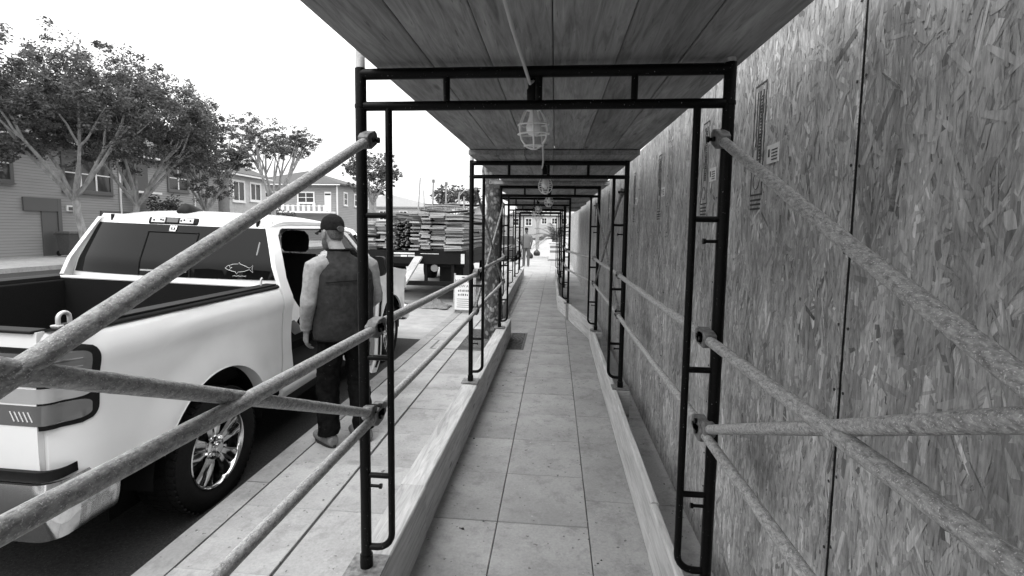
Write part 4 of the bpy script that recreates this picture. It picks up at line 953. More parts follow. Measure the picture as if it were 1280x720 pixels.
    hb = MB(); hb.ell([(H(0, .03, -.145), hr_ * .028, hf * .035), (H(0, .022, -.118), hr_ * .054, hf * .064), (H(0, .018, -.085), hr_ * .067, hf * .074), (H(0, .010, -.055), hr_ * .07, hf * .070), (H(0, .002, -.03), hr_ * .071, hf * .05)], 18); remesh(hb.build('beard', 'hair', t, True, 180), .006, 0, 2)
    hb = MB(); hb.ell([(H(0, -.055, -.05), hr_ * .05, hf * .035), (H(0, -.045, -.01), hr_ * .067, hf * .05), (H(0, -.03, .03), hr_ * .074, hf * .072), (H(0, -.02, .05), hr_ * .072, hf * .08)], 18); remesh(hb.build('hair', 'hair', t, True, 180), .006, 0, 2)
    # cap
    cp = MB(); cp.ell([(H(0, -.006, .020), hr_ * .081, hf * .104), (H(0, -.006, .05), hr_ * .083, hf * .106), (H(0, -.008, .09), hr_ * .077, hf * .097), (H(0, -.010, .122), hr_ * .058, hf * .074), (H(0, -.012, .140), hr_ * .030, hf * .040), (H(0, -.012, .146), hr_ * .008, hf * .01)], 24)
    cap = remesh(cp.build('cap', 'cap', t, True, 180), .006, 0, 3)
    br = MB(); br.skin([[H(.078 * math.sin(a) * (1 - .12 * q), .055 + .045 * math.cos(a) + q * .085 * max(0, math.cos(a)) ** .6, .022 - .022 * q - .018 * math.sin(a) ** 2) for q in (0, .33, .66, 1)] for a in [R(-85 + 170 * i / 14) for i in range(15)]], (0, 0, .005)); br.build('cap_brim', 'cap', cap, True, 60)
    MB().ell([(H(0, -.102, .035), hr_ * .028, up * .020), (H(0, -.116, .032), hr_ * .03, up * .022)], 16).build('cap_strap_opening', 'hair', cap, True)
    # sweatshirt with sleeves
    sw_ = MB(); sw_.ell([(P(0, 0, .90), rg * .175, f * .125), (P(0, 0, 1.1), rg * .18, f * .13), (P(0, 0, 1.30), rg * .19, f * .12), (P(0, .0, 1.40), rg * .185, f * .10), (P(-.01, .01, 1.455), rg * .11, f * .075), (P(-.02, .03, 1.50), rg * .072, f * .07)], 20)
    limb(sw_, [P(-.13, 0, 1.42), lsh, lel, lwr + Vector((0, 0, .035))], [.07, .074, .058, .046]); limb(sw_, [P(.13, 0, 1.42), rsh, rel, rwr - (rwr - rel).normalized() * .03], [.07, .074, .058, .046])
    o = remesh(sw_.build('sweatshirt', 'sleeve', t, True, 180), .009, 0, 3); wrinkle(o, .012, .085)
    cf = MB(); cf.tube([lwr + Vector((0, 0, .045)), lwr + Vector((0, 0, .01))], [.047, .040], 16); cf.build('cuff', 'sleeve', t, True, 60)
    # vest
    vs = MB(); vs.ell([(P(.0, 0, .85), rg * .225, f * .18), (P(0, 0, .90), rg * .232, f * .19), (P(0, 0, 1.05), rg * .232, f * .19), (P(0, -.004, 1.22), rg * .235, f * .178), (P(0, -.008, 1.34), rg * .226, f * .15), (P(0, -.004, 1.41), rg * .196, f * .115), (P(-.005, .006, 1.455), rg * .125, f * .085), (P(-.02, .02, 1.49), rg * .085, f * .08), (P(-.025, .03, 1.525), rg * .078, f * .076)], 24)
    o = remesh(vs.build('vest', 'vest', t, True, 180), .009, 0, 3); wrinkle(o, .016, .11)
    sm = MB(); sm.tube([P(a, -math.sqrt(max(0, 1 - (a / .236) ** 2)) * .166 - .012, 1.30 - .25 * a * a) for a in [-.18 + i * .03 for i in range(13)]], .0035, 6); sm.build('yoke_seam', 'seam', t, True, 70); sm = MB(); sm.tube([P(-.02 + .082 * math.cos(a), .03 + .08 * math.sin(a), 1.525) for a in [2 * math.pi * i / 24 for i in range(25)]], .008, 6); sm.build('collar', 'seam', t, True, 70); sm = MB()
    sm.tube([P(.228 * math.cos(a), .184 * math.sin(a), .855) for a in [2 * math.pi * i / 30 for i in range(31)]], .006, 6); sm.build('hem', 'seam', t, True, 70)
    # trousers
    tr_ = MB(); tr_.ell([(P(0, 0, .80), rg * .17, f * .12), (P(0, 0, .90), rg * .178, f * .128), (P(0, 0, 1.0), rg * .17, f * .12)], 18)
    limb(tr_, [P(-.09, 0, .88), kneeL, ankL + Vector((0, 0, .0))], [.105, .086, .082]); limb(tr_, [P(.09, 0, .88), kneeR, ankR], [.105, .086, .082])
    o = remesh(tr_.build('trousers', 'trouser', t, True, 180), .010, 0, 3); wrinkle(o, .03, .07)
    for a in (ankL, ankR):
        fr_ = ff if a is ankL else (ff + f).normalized(); sd = Vector((fr_.y, -fr_.x, 0)); g_ = Vector((a.x, a.y, 0))
        bt = MB(); bt.ell([(g_ - fr_ * .075 + up * .05, sd * .036, up * .042), (g_ - fr_ * .05 + up * .06, sd * .043, up * .055), (g_ + fr_ * .02 + up * .062, sd * .048, up * .066), (g_ + fr_ * .10 + up * .052, sd * .052, up * .050), (g_ + fr_ * .17 + up * .046, sd * .052, up * .042), (g_ + fr_ * .208 + up * .040, sd * .036, up * .030)], 16)
        bt.tube([g_ + up * .05, g_ + up * .16], [.05, .05], 14); b_ = remesh(bt.build('boot', 'boot', t, True, 180), .008, 0, 3)
        so = MB(); pl = []
        for q in range(24):
            an = 2 * math.pi * q / 24; c_, s_ = math.cos(an), math.sin(an); pl.append(g_ + fr_ * (.065 + .146 * c_) + sd * (.050 * s_ * (1 if c_ > 0 else .86)))
        so.loft([[p + up * .002 for p in pl], [p + up * .024 for p in pl]]); so.build('boot_sole', 'sole', b_, True, 50)
    return t
man()
def far_person():
    t = thing('person', 'distant person in grey clothes and dark cap by the left rail at the far end', 'person', (-1.30, 21.9, 0))
    b = MB(); limb(b, [(-.09, 0, .9), (-.10, .03, .48), (-.10, 0, .06)], [.1, .07, .06]); limb(b, [(.09, 0, .9), (.10, .03, .48), (.10, 0, .06)], [.1, .07, .06])
    b.ell([((0, 0, .86), (.16, 0, 0), (0, .11, 0)), ((0, 0, 1.1), (.17, 0, 0), (0, .12, 0)), ((0, 0, 1.36), (.2, 0, 0), (0, .11, 0)), ((0, 0, 1.45), (.09, 0, 0), (0, .07, 0)), ((0, 0, 1.52), (.055, 0, 0), (0, .055, 0))], 14); b.sphere((0, 0, 1.64), (.078, .095, .115))
    limb(b, [(-.2, 0, 1.4), (-.25, .03, 1.12), (-.2, .12, .9)], [.05, .04, .03]); limb(b, [(.2, 0, 1.4), (.25, .03, 1.12), (.2, .12, .9)], [.05, .04, .03])
    for s in (-1, 1): b.sphere((s * .2, .14, .84), (.03, .04, .06)); b.ell([((s * .1, -.08, .04), (.04, 0, 0), (0, 0, .04)), ((s * .1, .05, .05), (.045, 0, 0), (0, 0, .05)), ((s * .1, .17, .03), (.04, 0, 0), (0, 0, .03))], 8)
    remesh(b.build('body', 'khaki', t, True, 180), .015)
    s_ = MB(); s_.ell([((0, 0, .84), (.185, 0, 0), (0, .135, 0)), ((0, 0, 1.1), (.19, 0, 0), (0, .14, 0)), ((0, 0, 1.38), (.21, 0, 0), (0, .12, 0)), ((0, 0, 1.48), (.09, 0, 0), (0, .08, 0))], 14); limb(s_, [(-.19, 0, 1.4), (-.25, .03, 1.12)], [.075, .065]); limb(s_, [(.19, 0, 1.4), (.25, .03, 1.12)], [.075, .065])
    remesh(s_.build('shirt', 'shirt', t, True, 180), .015); c = MB(); c.ell([((0, 0, 1.67), (.085, 0, 0), (0, .10, 0)), ((0, 0, 1.75), (.075, 0, 0), (0, .09, 0)), ((0, 0, 1.78), (.03, 0, 0), (0, .03, 0))], 12); c.box(-.07, .07, .06, .19, 1.67, 1.68); c.build('cap', 'cap', t, True)
far_person()

# ------------------------------------------------------------------ flatbed with its load of planks
FBY = 11.5
def flatbed():
    t = thing('flatbed_truck', 'dark flatbed truck loaded with scaffold planks parked ahead of the pickup', 'truck', (-3.42, FBY, ROAD), R(.6))
    MB().box(-1.28, 1.28, 0, 7.0, 1.16, 1.30).build('bed_deck', 'trim', t, bevel=.01)
    MB().box(-1.28, 1.28, -.06, -.002, .98, 1.31).build('rear_beam', 'trim', t, bevel=.008)
    MB().box(-1.22, -.2, .1, 7.0, .90, 1.15).build('frame_rail', 'trim', t); MB().box(.2, 1.22, .1, 7, .90, 1.15).build('frame_rail', 'trim', t)
    for x0, x1, z0, z1, m_ in ((-.50, .02, 1.215, 1.255, 'print'), (-.50, -.34, 1.15, 1.195, 'lens_mid'), (-.33, -.17, 1.15, 1.195, 'print'), (-.15, .02, 1.15, 1.195, 'lens_light'), (.16, .62, 1.225, 1.24, 'print')):
        MB().box(x0, x1, -.072, -.062, z0, z1).build('reflector', m_, t, bevel=.003)
    MB().box(1.16, 1.25, -.075, -.062, 1.0, 1.24).build('reflector', 'print', t, bevel=.003)
    for x in (-1.0, .28, .95): MB().box(x - .035, x + .035, -.02, .05, .55, .98).build('bumper_upright', 'trim', t)
    MB().box(-1.1, 1.1, -.05, .02, .45, .56).build('under_ride_bar', 'trim', t, bevel=.01)
    MB().lathe([(.09, -.03), (.09, .04)], 'y', 16, (.5, 0, .88)).build('tail_lamp', 'lens_mid', t, True)
    MB().box(.55, 1.15, .3, 1.2, .4, .9).build('tool_box', 'trim', t, bevel=.02)
    for y in (1.7, 5.6):
        for s in (-1, 1):
            w = bpy.data.objects.new('wheel', None); COL.objects.link(w); w.parent = t; w.location = (s * 1.0, y, .46); w.rotation_euler = (0, 0, 0 if s > 0 else math.pi)
            MB().lathe([(.28, -.16), (.44, -.16), (.46, -.12), (.46, .12), (.44, .16), (.28, .16)], 'x', 32, cap=False).build('tyre', 'rubber', w, True, 40)
            MB().lathe([(.28, .12), (.2, .05), (.1, .06), (.09, .12), (.01, .12)], 'x', 24).build('rim', 'clamp', w, True, 40)
    MB().box(-1.15, 1.15, 6.6, 8.6, .55, 1.4).build('cab_body', 'white', t, bevel=.08); MB().box(-1.05, 1.05, 6.9, 8.0, 1.4, 2.15).build('cab_top', 'white', t, bevel=.15); MB().box(-.85, .85, 6.87, 6.9, 1.5, 2.0).build('cab_window', 'tint', t)
    return t
flatbed()
SX = -3.42
def stack(x0, w, n, z0, label, seed, L_=4.5, dy=0, th=.044, mat='stack'):
    rng = random.Random(seed); t = thing('plank_stack', label, 'planks', (SX + x0 + w / 2, FBY, ROAD + z0), 0, 'plank stacks on the flatbed')
    for k in range(n):
        j, jy = rng.uniform(-.035, .035), rng.uniform(-.20, .14) + dy
        if rng.random() < .06 and k < n - 2: continue
        MB().box(-w / 2 + .004 + j, w / 2 - .004 + j, .05 + jy, L_ + jy, k * th + .002, (k + 1) * th - .005).build('plank', mat, t, rot=(0, rng.uniform(-.022, .022), rng.uniform(-.015, .015)))
    return t
stack(-1.25, .27, 16, 1.31, 'plank stack at the far left of the flatbed', 1)
stack(-.97, .25, 15, 1.31, 'plank stack second from the left on the flatbed', 2)
stack(-.71, .22, 15, 1.31, 'plank stack left of the bundle of dark poles', 3)
stack(-.10, .25, 22, 1.31, 'tall plank stack right of the bundle of dark poles', 4)
stack(.16, .23, 21, 1.31, 'tall plank stack in the middle of the flatbed', 5)
stack(.40, .36, 21, 1.31, 'wide plank stack right of the middle on the flatbed', 6)
stack(.77, .44, 20, 1.31, 'plank stack at the right edge of the flatbed', 7)
stack(-.80, .30, 5, 2.0, 'short dark planks lying on the left stacks', 8, 2.5, .3, .05, 'siding2')
def bundle():
    t = thing('pole_bundle', 'bundle of dark pole ends between the plank stacks', 'poles', (SX - .30, FBY, ROAD + 1.31)); rng = random.Random(4)
    for k in range(110):
        x, z = rng.uniform(-.16, .16), rng.uniform(.02, .74); l_ = rng.uniform(-.12, .05)
        MB().tube([(x, l_, z), (x + rng.uniform(-.03, .03), 3.5, z + rng.uniform(-.03, .03))], rng.uniform(.012, .022), 6).build('pole', 'clamp' if rng.random() < .75 else 'black', t)
bundle()
def loose_frames():
    for k, (y, dx) in enumerate(((3.2, 0), (3.5, .12), (3.8, -.05))):
        t = thing('stored_frame', ['scaffold frame lying on top of the planks, nearest of three', 'scaffold frame lying on the planks, middle of three', 'scaffold frame lying on the planks, farthest of three'][k], 'scaffold frame', (SX + dx + .25, FBY + y - 1.5, ROAD + 2.32 + k * .06), R(4 * k), 'scaffold frames stored on the flatbed')
        MB().tube([(-.6, 0, 0), (-.55, .02, .10), (.5, .2, .08), (.75, .2, 0)], .021, 8).build('rail', 'clamp', t, True)
        MB().tube([(-.6, .7, .02), (.2, .8, .18), (.85, .8, .12)], .021, 8).build('rail', 'clamp', t, True)
        for x in (-.3, .1, .45): MB().tube([(x, .1, .06), (x + .03, .78, .12)], .014, 6).build('rung', 'clamp', t, True)
    for k, (x, y, h, lean, rr) in enumerate(((-.38, 1.6, .95, .07, .018), (-.22, 1.7, .62, -.02, .014), (.03, 1.6, .85, .03, .026), (.40, 1.6, .78, .02, .022), (.98, 1.2, .42, .01, .02))):
        t = thing('standing_pole', ['leaning thin pole standing tallest at the left of the load', 'short thin pole beside the leaning pole', 'upright jack pole with a clamp head above the middle stack', 'second upright jack pole with a clamp head', 'short upright pole at the right end of the load'][k], 'pole', (SX + x, FBY + y, ROAD + 2.28), 0, 'poles standing on the load')
        MB().tube([(0, 0, -.1), (lean, 0, h)], rr, 8).build('tube', 'galv', t, True)
        if k in (2, 3): MB().box(lean - .035, lean + .035, -.03, .03, h - .03, h + .06).build('clamp_head', 'clamp', t, bevel=.01)
    for k, (x, y, z, dx, l_) in enumerate(((-.1, .9, 2.30, 1.2, .04), (0, 1.2, 2.36, 1.25, .06), (.1, 1.4, 2.48, 1.4, .0), (-.05, 1.1, 2.42, .9, -.03), (.35, .8, 2.26, .95, .08))):
        tag(MB().tube([(SX + x, FBY + y, ROAD + z), (SX + x + dx * .5, FBY + y + .1, ROAD + z - l_), (SX + x + dx, FBY + y + .25, ROAD + z + .02)], .028, 8).build('loose_pipe', 'clamp' if k % 2 else 'trim', None, True), ['loose pipe lying lowest across the planks', 'pipe lying across the planks behind the lowest pipe', 'highest pipe laid across the load', 'short pipe in the heap on the planks', 'pale pipe at the right of the load'][k], 'pipe', 'loose pipes on the flatbed')
loose_frames()
def leaning_plank():
    rmp = MB(); a, b = Vector((-3.28, FBY - .12, 1.0)), Vector((-3.72, FBY - .85, .0))
    d = (b - a).normalized(); w = Vector((.9, -.35, 0)).normalized() * .11; n = d.cross(w).normalized() * .022
    rmp.loft([[p - w - n, p + w - n, p + w + n, p - w + n] for p in (a, b + d * .15)]); tag(rmp.build('leaning_plank', 'timber', bevel=.003), 'pale plank leaning from the flatbed down to the road', 'plank')
leaning_plank()
def tarp():
    rng = random.Random(2); g = []
    for i in range(22):
        row = []
        for j in range(14):
            u, v = i / 21, j / 13; e = math.sin(math.pi * u) * math.sin(math.pi * v)
            row.append((-3.15 + .75 * u + .08 * noise.noise(Vector((u * 4, v * 4, 1))), 10.55 + .55 * v + .1 * noise.noise(Vector((u * 5, v * 3, 3))), ROAD + .05 + e * (.10 + .22 * abs(noise.noise(Vector((u * 5, v * 4, 8)))))))
        g.append(row)
    tag(MB().skin(g, (0, 0, -.012)).build('crumpled_tarp', 'tarp', None, True, 40), 'crumpled canvas tarp lying on the road behind the flatbed', 'tarp')
tarp()
def aboard():
    t = thing('no_parking_sign', 'white no parking notice board on wooden stakes beside the kerb', 'sign', (-1.79, 9.4, 0), R(-4)); t.rotation_euler = (R(-5), 0, R(-4))
    MB().box(-.195, .195, -.01, .01, .07, .76).build('board', 'signw', t, bevel=.003)
    for x in (-.21, .21): MB().box(x - .016, x + .016, .012, .04, 0, .80).build('stake', 'timber', t)
    MB().box(-.21, .21, .05, .085, .02, .06).build('foot', 'timber', t)
    rt = (R(90), 0, 0)
    text('lettering', 'NO PARK', .088, 'ink', t, (-.01, -.0115, .645), rt); text('lettering', 'TOW AW', .072, 'ink', t, (0, -.0115, .545), rt)
    MB().box(-.06, .08, -.0118, -.0105, .715, .732).build('header_bar_print', 'ink', t)
    rng = random.Random(6)
    for r_, z in enumerate((.455, .375)):          # two rows of print too blurred to read
        x = -.13
        while x < .13:
            w_ = rng.uniform(.014, .03); MB().box(x, x + w_, -.0115, -.0105, z - .022, z + .022 - rng.uniform(0, .012)).build('blurred_print', 'lens_smoke', t); x += w_ + rng.uniform(.006, .022)
    for i in range(5): MB().box(-.15 + .01 * (i % 2), .15 - .03 * (i % 3), -.0115, -.0105, .12 + i * .04, .132 + i * .04).build('small_print_line', 'lens_mid', t)
aboard()
# ------------------------------------------------------------------ cars
def sedan(label, loc, rz, mat, cat='car'):
    t = thing('parked_car', label, cat, loc, rz); L_ = 4.5
    secs = [(-2.2, .35, .75, .78), (-2.1, .3, .92, .84), (-1.5, .25, .98, .88), (0, .25, .95, .9), (1.0, .25, .93, .9), (1.8, .28, .85, .86), (2.15, .32, .72, .78), (2.25, .38, .6, .7)]
    MB().loft([[(w * .93, y, z0), (w, y, (z0 + z1) / 2), (w * .97, y, z1 - .05), (w * .85, y, z1), (-w * .85, y, z1), (-w * .97, y, z1 - .05), (-w, y, (z0 + z1) / 2), (-w * .93, y, z0)] for y, z0, z1, w in secs]).build('body', mat, t, True, 45)
    MB().loft([[(.82, -1.75, .95), (-.82, -1.75, .95), (-.82, 1.05, .92), (.82, 1.05, .92)], [(.62, -1.15, 1.43), (-.62, -1.15, 1.43), (-.62, .25, 1.44), (.62, .25, 1.44)]]).build('greenhouse', 'tint', t, bevel=.05)
    MB().box(-.62, .62, -1.12, .2, 1.43, 1.47).build('roof', mat, t, bevel=.03)
    for y in (-1.4, 1.4):
        for s in (-1, 1):
            w = bpy.data.objects.new('wheel', None); COL.objects.link(w); w.parent = t; w.location = (s * .8, y, .32); w.rotation_euler = (0, 0, 0 if s > 0 else math.pi)
            MB().lathe([(.2, -.1), (.31, -.1), (.32, 0), (.31, .1), (.2, .1)], 'x', 24, cap=False).build('tyre', 'rubber', w, True, 40); MB().lathe([(.2, .07), (.15, .08), (.01, .1)], 'x', 20).build('rim', 'chrome', w, True, 40)
    for s in (-1, 1):
        MB().box(s * .62 - .14, s * .62 + .14, 2.08, 2.2, .6, .72).build('headlight', 'lens_light', t, bevel=.02); MB().box(s * .62 - .14, s * .62 + .14, -2.2, -2.1, .72, .85).build('tail_light', 'lens_dark', t, bevel=.02); MB().box(min(s * .86, s * 1.0), max(s * .86, s * 1.0), .55, .68, .95, 1.07).build('wing_mirror', mat, t, bevel=.03)
    return t
M['silver'] = plain('silver_car_paint', .38, .3, .3, .5, .5)
M['darkcar'] = plain('dark_car_paint', .04, .3, 0, .5, .6)
sedan('silver car seen under the flatbed across the lane', (-7.6, 18.5, ROAD + .14), R(180), 'silver')
sedan('dark car parked far along the left kerb beyond the flatbed', (-3.0, 29, ROAD), 0, 'darkcar')
sedan('pale car parked on the far side beyond the houses', (-17.5, 42, ROAD), R(180), 'silver')
# ------------------------------------------------------------------ houses across the street
def window(parent, x, y0, y1, z0, z1, fmat='wframe', mull=1, axis='x', sash=True):
    """window in a wall facing +X (axis x) or facing -Y (axis y: then y0,y1 run along x and x is the wall's y)"""
    def bxx(mb, d0, d1, a0, a1, b0, b1):
        return mb.box(x + d0, x + d1, a0, a1, b0, b1) if axis == 'x' else mb.box(a0, a1, x - d1, x - d0, b0, b1)
    w = bxx(MB(), .004, .03, y0 + .05, y1 - .05, z0 + .05, z1 - .05).build('window', 'pane', parent)
    fr_ = MB(); e = .1
    bxx(fr_, .0, .07, y0 - e, y0 + .05, z0 - e, z1 + e); bxx(fr_, .0, .07, y1 - .05, y1 + e, z0 - e, z1 + e); bxx(fr_, .0, .068, y0 + .05, y1 - .05, z1 - .05, z1 + e); bxx(fr_, .0, .068, y0 + .05, y1 - .05, z0 - e, z0 + .05)
    fr_.build('frame', fmat, w)
    mu = MB()
    for k in range(1, mull + 1):
        c = y0 + (y1 - y0) * k / (mull + 1); bxx(mu, .03, .055, c - .045, c + .045, z0 + .05, z1 - .05)
    if sash: bxx(mu, .03, .05, y0 + .05, y1 - .05, (z0 + z1) / 2 - .03, (z0 + z1) / 2 + .03)
    mu.build('mullion', 'wframe', w)
    bxx(MB(), 0, .12, y0 - e - .03, y1 + e + .03, z0 - e - .06, z0 - e - .002).build('sill', fmat, w)
def roof_gable(parent, x0, x1, y0, y1, ze, zr, ov=.5, mat='roof', hip=0):
    xm = (x0 + x1) / 2; th = .18
    a = [(x0 - ov, y0 - ov, ze), (x1 + ov, y0 - ov, ze), (x1 + ov, y1 + ov, ze), (x0 - ov, y1 + ov, ze)]; rdg = [(xm, y0 - ov + hip, zr), (xm, y1 + ov - hip, zr)]
    b = [(p[0], p[1], p[2] - th) for p in a]
    return MB().add(a + rdg + b, [(0, 1, 4), (1, 2, 5, 4), (2, 3, 5), (3, 0, 4, 5), (6, 7, 1, 0), (7, 8, 2, 1), (8, 9, 3, 2), (9, 6, 0, 3), (9, 8, 7, 6)]).build('roof', mat, parent)
def house1():
    t = thing('clapboard_house', 'two storey clapboard house behind the big street trees on the left', 'house', (0, 0, 0))
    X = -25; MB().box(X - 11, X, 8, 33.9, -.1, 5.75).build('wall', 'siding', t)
    rf = roof_gable(t, X - 11, X, 8, 33.9, 5.85, 9.6, .55, 'roof', 3.0)
    MB().box(X + .40, X + .56, 7.5, 34.4, 5.62, 5.74).build('gutter', 'wframe', rf)
    for y0, y1, z0, z1, fm, mu in ((22.6, 25.2, 3.4, 5.2, 'dframe', 2), (29.3, 30.9, 3.95, 5.5, 'dframe', 1), (18.0, 20.2, 3.6, 5.2, 'dframe', 1), (13, 15, 3.6, 5.2, 'dframe', 1), (24.6, 26.4, .9, 2.3, 'dframe', 1), (30.0, 31.6, .9, 2.3, 'dframe', 1)): window(t, X, y0, y1, z0, z1, fm, mu)
    b = MB().box(X + .002, X + .05, 26.0, 27.7, 3.6, 5.6).build('balcony_recess', 'pane', t); MB().box(X, X + .9, 25.95, 27.75, 3.5, 3.62).build('balcony_slab', 'wframe', b)
    for y in (25.75, 31.5): MB().tube([(X + .06, y, .1), (X + .06, y, 5.6)], .05, 8).build('downspout', 'wframe', t, True)
    d = MB().box(X, X + .05, 21.4, 22.15, .06, 2.25).build('garage_door', 'dframe', t); MB().box(X, X + .09, 22.16, 22.34, .06, 2.9).build('door_frame', 'dframe', d); MB().box(X, X + .088, 20.6, 22.155, 2.26, 2.9).build('door_lintel', 'dframe', d)
    v = MB().box(X, X + .08, 22.62, 23.05, 2.3, 2.6).build('vent_hood', 'wframe', t); MB().box(X + .081, X + .09, 22.7, 22.97, 2.34, 2.52).build('vent_opening', 'pane', v)
    MB().box(X - 6, X - 5.3, 16, 16.8, 8.6, 10.6).build('chimney', 'siding2', rf)
house1()
def house2():
    t = thing('low_gable_house', 'pale house with sloping dark roof right of the clapboard house', 'house'); X = -24.6
    MB().box(X - 9, X, 34.6, 39.2, -.1, 5.6).build('wall', 'stucco', t); roof_gable(t, X - 9, X, 34.6, 39.2, 5.7, 7.9, .4, 'roof', 1.8)
    MB().box(X + .38, X + .5, 34.2, 39.6, 5.5, 5.62).build('gutter', 'wframe', t)
    window(t, X, 35.0, 36.3, 3.6, 5.1, 'wframe', 1, sash=False); window(t, X, 37.1, 38.4, 3.75, 5.1, 'wframe', 1, sash=False); window(t, X, 35.2, 37.8, .8, 2.4, 'wframe', 2)
house2()
def house3():
    t = thing('hip_roof_house', 'grey sided house with low hip roof and white corner pipe', 'house'); y = 54
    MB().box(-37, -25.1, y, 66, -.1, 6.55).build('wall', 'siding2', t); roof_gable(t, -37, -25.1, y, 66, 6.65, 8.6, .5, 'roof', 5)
    MB().box(-37.4, -24.6, y - .62, y - .5, 6.42, 6.54).build('gutter', 'wframe', t)
    window(t, y, -29.9, -28.0, 4.45, 5.6, 'wframe', 1, 'y'); window(t, y, -34, -32.3, 4.45, 5.6, 'wframe', 1, 'y')
    d = MB().box(-26.7, -25.9, y - .06, y - .002, 3.5, 5.7).build('door', 'wframe', t); MB().box(-26.65, -25.95, y - .07, y - .061, 5.3, 5.5).build('transom', 'pane', d)
    MB().tube([(-25.15, y - .1, .1), (-25.15, y - .1, 6.4)], .09, 8).build('downspout', 'wframe', t, True)
    for y0 in (55.5, 58.5, 62): window(t, -25.1, y0, y0 + .9, 4.3, 5.7, 'wframe', 0)
    MB().box(-35, -25.3, y - 1.6, y - .1, 3.2, 3.4).build('porch_deck', 'wframe', t)
    for k in range(16):
        MB().box(-34.8 + k * .62, -34.5 + k * .62, y - 1.6, y - 1.5, 3.4, 4.1 + .2 * (k % 3 == 0)).build('porch_baluster', 'wframe', t)
    MB().box(-35, -25.3, y - 1.62, y - 1.45, 3.95, 4.03).build('porch_rail', 'wframe', t)
house3()
def far_house(label, x0, x1, y0, y1, ze, zr, wall_, roof_, nw):
    t = thing('distant_house', label, 'house', (0, 0, 0), 0, 'distant houses down the street')
    MB().box(x0, x1, y0, y1, -.1, ze).build('wall', wall_, t); rf = roof_gable(t, x0, x1, y0, y1, ze + .05, zr, .4, roof_, (y1 - y0) * .3)
    for k in range(nw): xx = x0 + (x1 - x0) * (k + .5) / nw; window(t, y0, xx - .6, xx + .6, ze - 2.1, ze - .7, 'wframe', 1, 'y')
    MB().box((x0 + x1) / 2 - .3, (x0 + x1) / 2 + .3, y0 + 2, y0 + 2.6, zr - .8, zr + .9).build('chimney', 'siding2', rf)
far_house('distant low house with pale roof left of the plank load', -36, -19.5, 76, 88, 5.0, 7.2, 'stucco', 'roof2', 5)
far_house('distant pale house behind the poles on the load', -18.5, -10, 92, 104, 4.4, 6.2, 'stucco', 'roof2', 3)
far_house('small distant house at the right of the load', -9.5, -4.2, 100, 110, 4.6, 6.3, 'stucco', 'roof', 2)
far_house('distant pale building at the end of the walkway', -4.0, 6, 120, 130, 5.2, 7.0, 'stucco', 'roof2', 4)
# ------------------------------------------------------------------ trees, shrubs, bins, lamp
auto_tree('big bushy street tree at the far left with forked pale trunk', (-19, 18.0, 0), 9.0, 2.6, 3.1, 11, 50000, .066, lean=(0, -.9), nl=7, r0=.15, low=6, zs=1.35)
auto_tree('large street tree with leaning pale trunk in front of the clapboard house', (-19, 19.9, 0), 8.9, 2.5, 3.0, 23, 50000, .066, lean=(0, 1.3), nl=7, r0=.15, low=6, zs=1.35)
auto_tree('smaller street tree at the corner of the clapboard house', (-19, 24.6, 0), 7.3, 2.4, 1.9, 31, 21000, .064, lean=(0, .3), nl=6, r0=.15, low=6)
auto_tree('tall open street tree with bare spreading limbs against the sky', (-19, 31.0, 0), 9.6, 3.0, 2.35, 47, 15000, .07, lean=(0, .4), nl=7, r0=.2, zs=.7)
auto_tree('slim street tree seen between the posts of the nearest frame', (-19, 48.9, 0), 9.7, 4.0, 2.4, 53, 11000, .12, lean=(0, .1), nl=6, r0=.2, zs=1.3, low=4)
auto_tree('round distant tree behind the poles on the flatbed', (-19, 92, 0), 10.5, 3, 4.0, 59, 3500, .3, nl=6)
def shrub(label, c, r, n, seed):
    rng = random.Random(seed); t = thing('shrub', label, 'shrub', (c[0], c[1], 0), 0, 'shrubs in front of the houses'); mb = MB(); cl = [((rng.uniform(-.6, .6) * r[0], rng.uniform(-.6, .6) * r[1], r[2] * rng.uniform(.4, 1.5)), (r[0] * .45, r[1] * .45, r[2] * .4)) for _ in range(9)]
    leaf_cloud(mb, cl, n, .1, rng); mb.build('foliage', 'leaf2', t); st = MB()
    for k in range(5): a = k * 1.26; st.tube([(0, 0, -.05), (math.cos(a) * r[0] * .5, math.sin(a) * r[1] * .5, r[2])], .03, 5)
    st.build('stem', 'bark', t, True)
shrub('rounded dark shrub at the foot of the open tree', (-20.5, 34.5), (1.6, 1.6, 1.9), 2600, 3)
shrub('ragged shrub under the windows of the pale house', (-23.6, 36.5), (.9, 1.8, 1.9), 2200, 4)
shrub('dark shrub between the clapboard house windows', (-23.8, 27.4), (.9, 1.2, 2.0), 2400, 5)
shrub('low shrub at the corner of the clapboard house', (-23.6, 33.2), (.8, 1.2, 1.5), 1500, 6)
def bin_():
    t = thing('wheeled_bin', 'dark wheeled rubbish bin standing by the garage door', 'bin', (-24.2, 22.0, .06))
    MB().loft([[(-.30, -.28, .05), (.30, -.28, .05), (.30, .28, .05), (-.30, .28, .05)], [(-.40, -.36, 1.1), (.40, -.36, 1.1), (.40, .36, 1.1), (-.40, .36, 1.1)]]).build('body', 'can', t, bevel=.04)
    MB().loft([[(-.44, -.4, 1.102), (.44, -.4, 1.102), (.44, .4, 1.102), (-.44, .4, 1.102)], [(-.36, -.32, 1.22), (.36, -.32, 1.22), (.36, .32, 1.22), (-.36, .32, 1.22)]]).build('lid', 'can', t, bevel=.03)
    for y in (-.25, .25): MB().lathe([(.13, -.03), (.13, .03)], 'y', 16, (-.33, y, .13)).build('wheel', 'rubber', t, True)
    MB().tube([(-.46, -.3, 1.05), (-.52, -.3, 1.08), (-.52, .3, 1.08), (-.46, .3, 1.05)], .02, 6).build('handle', 'can', t, True)
bin_()
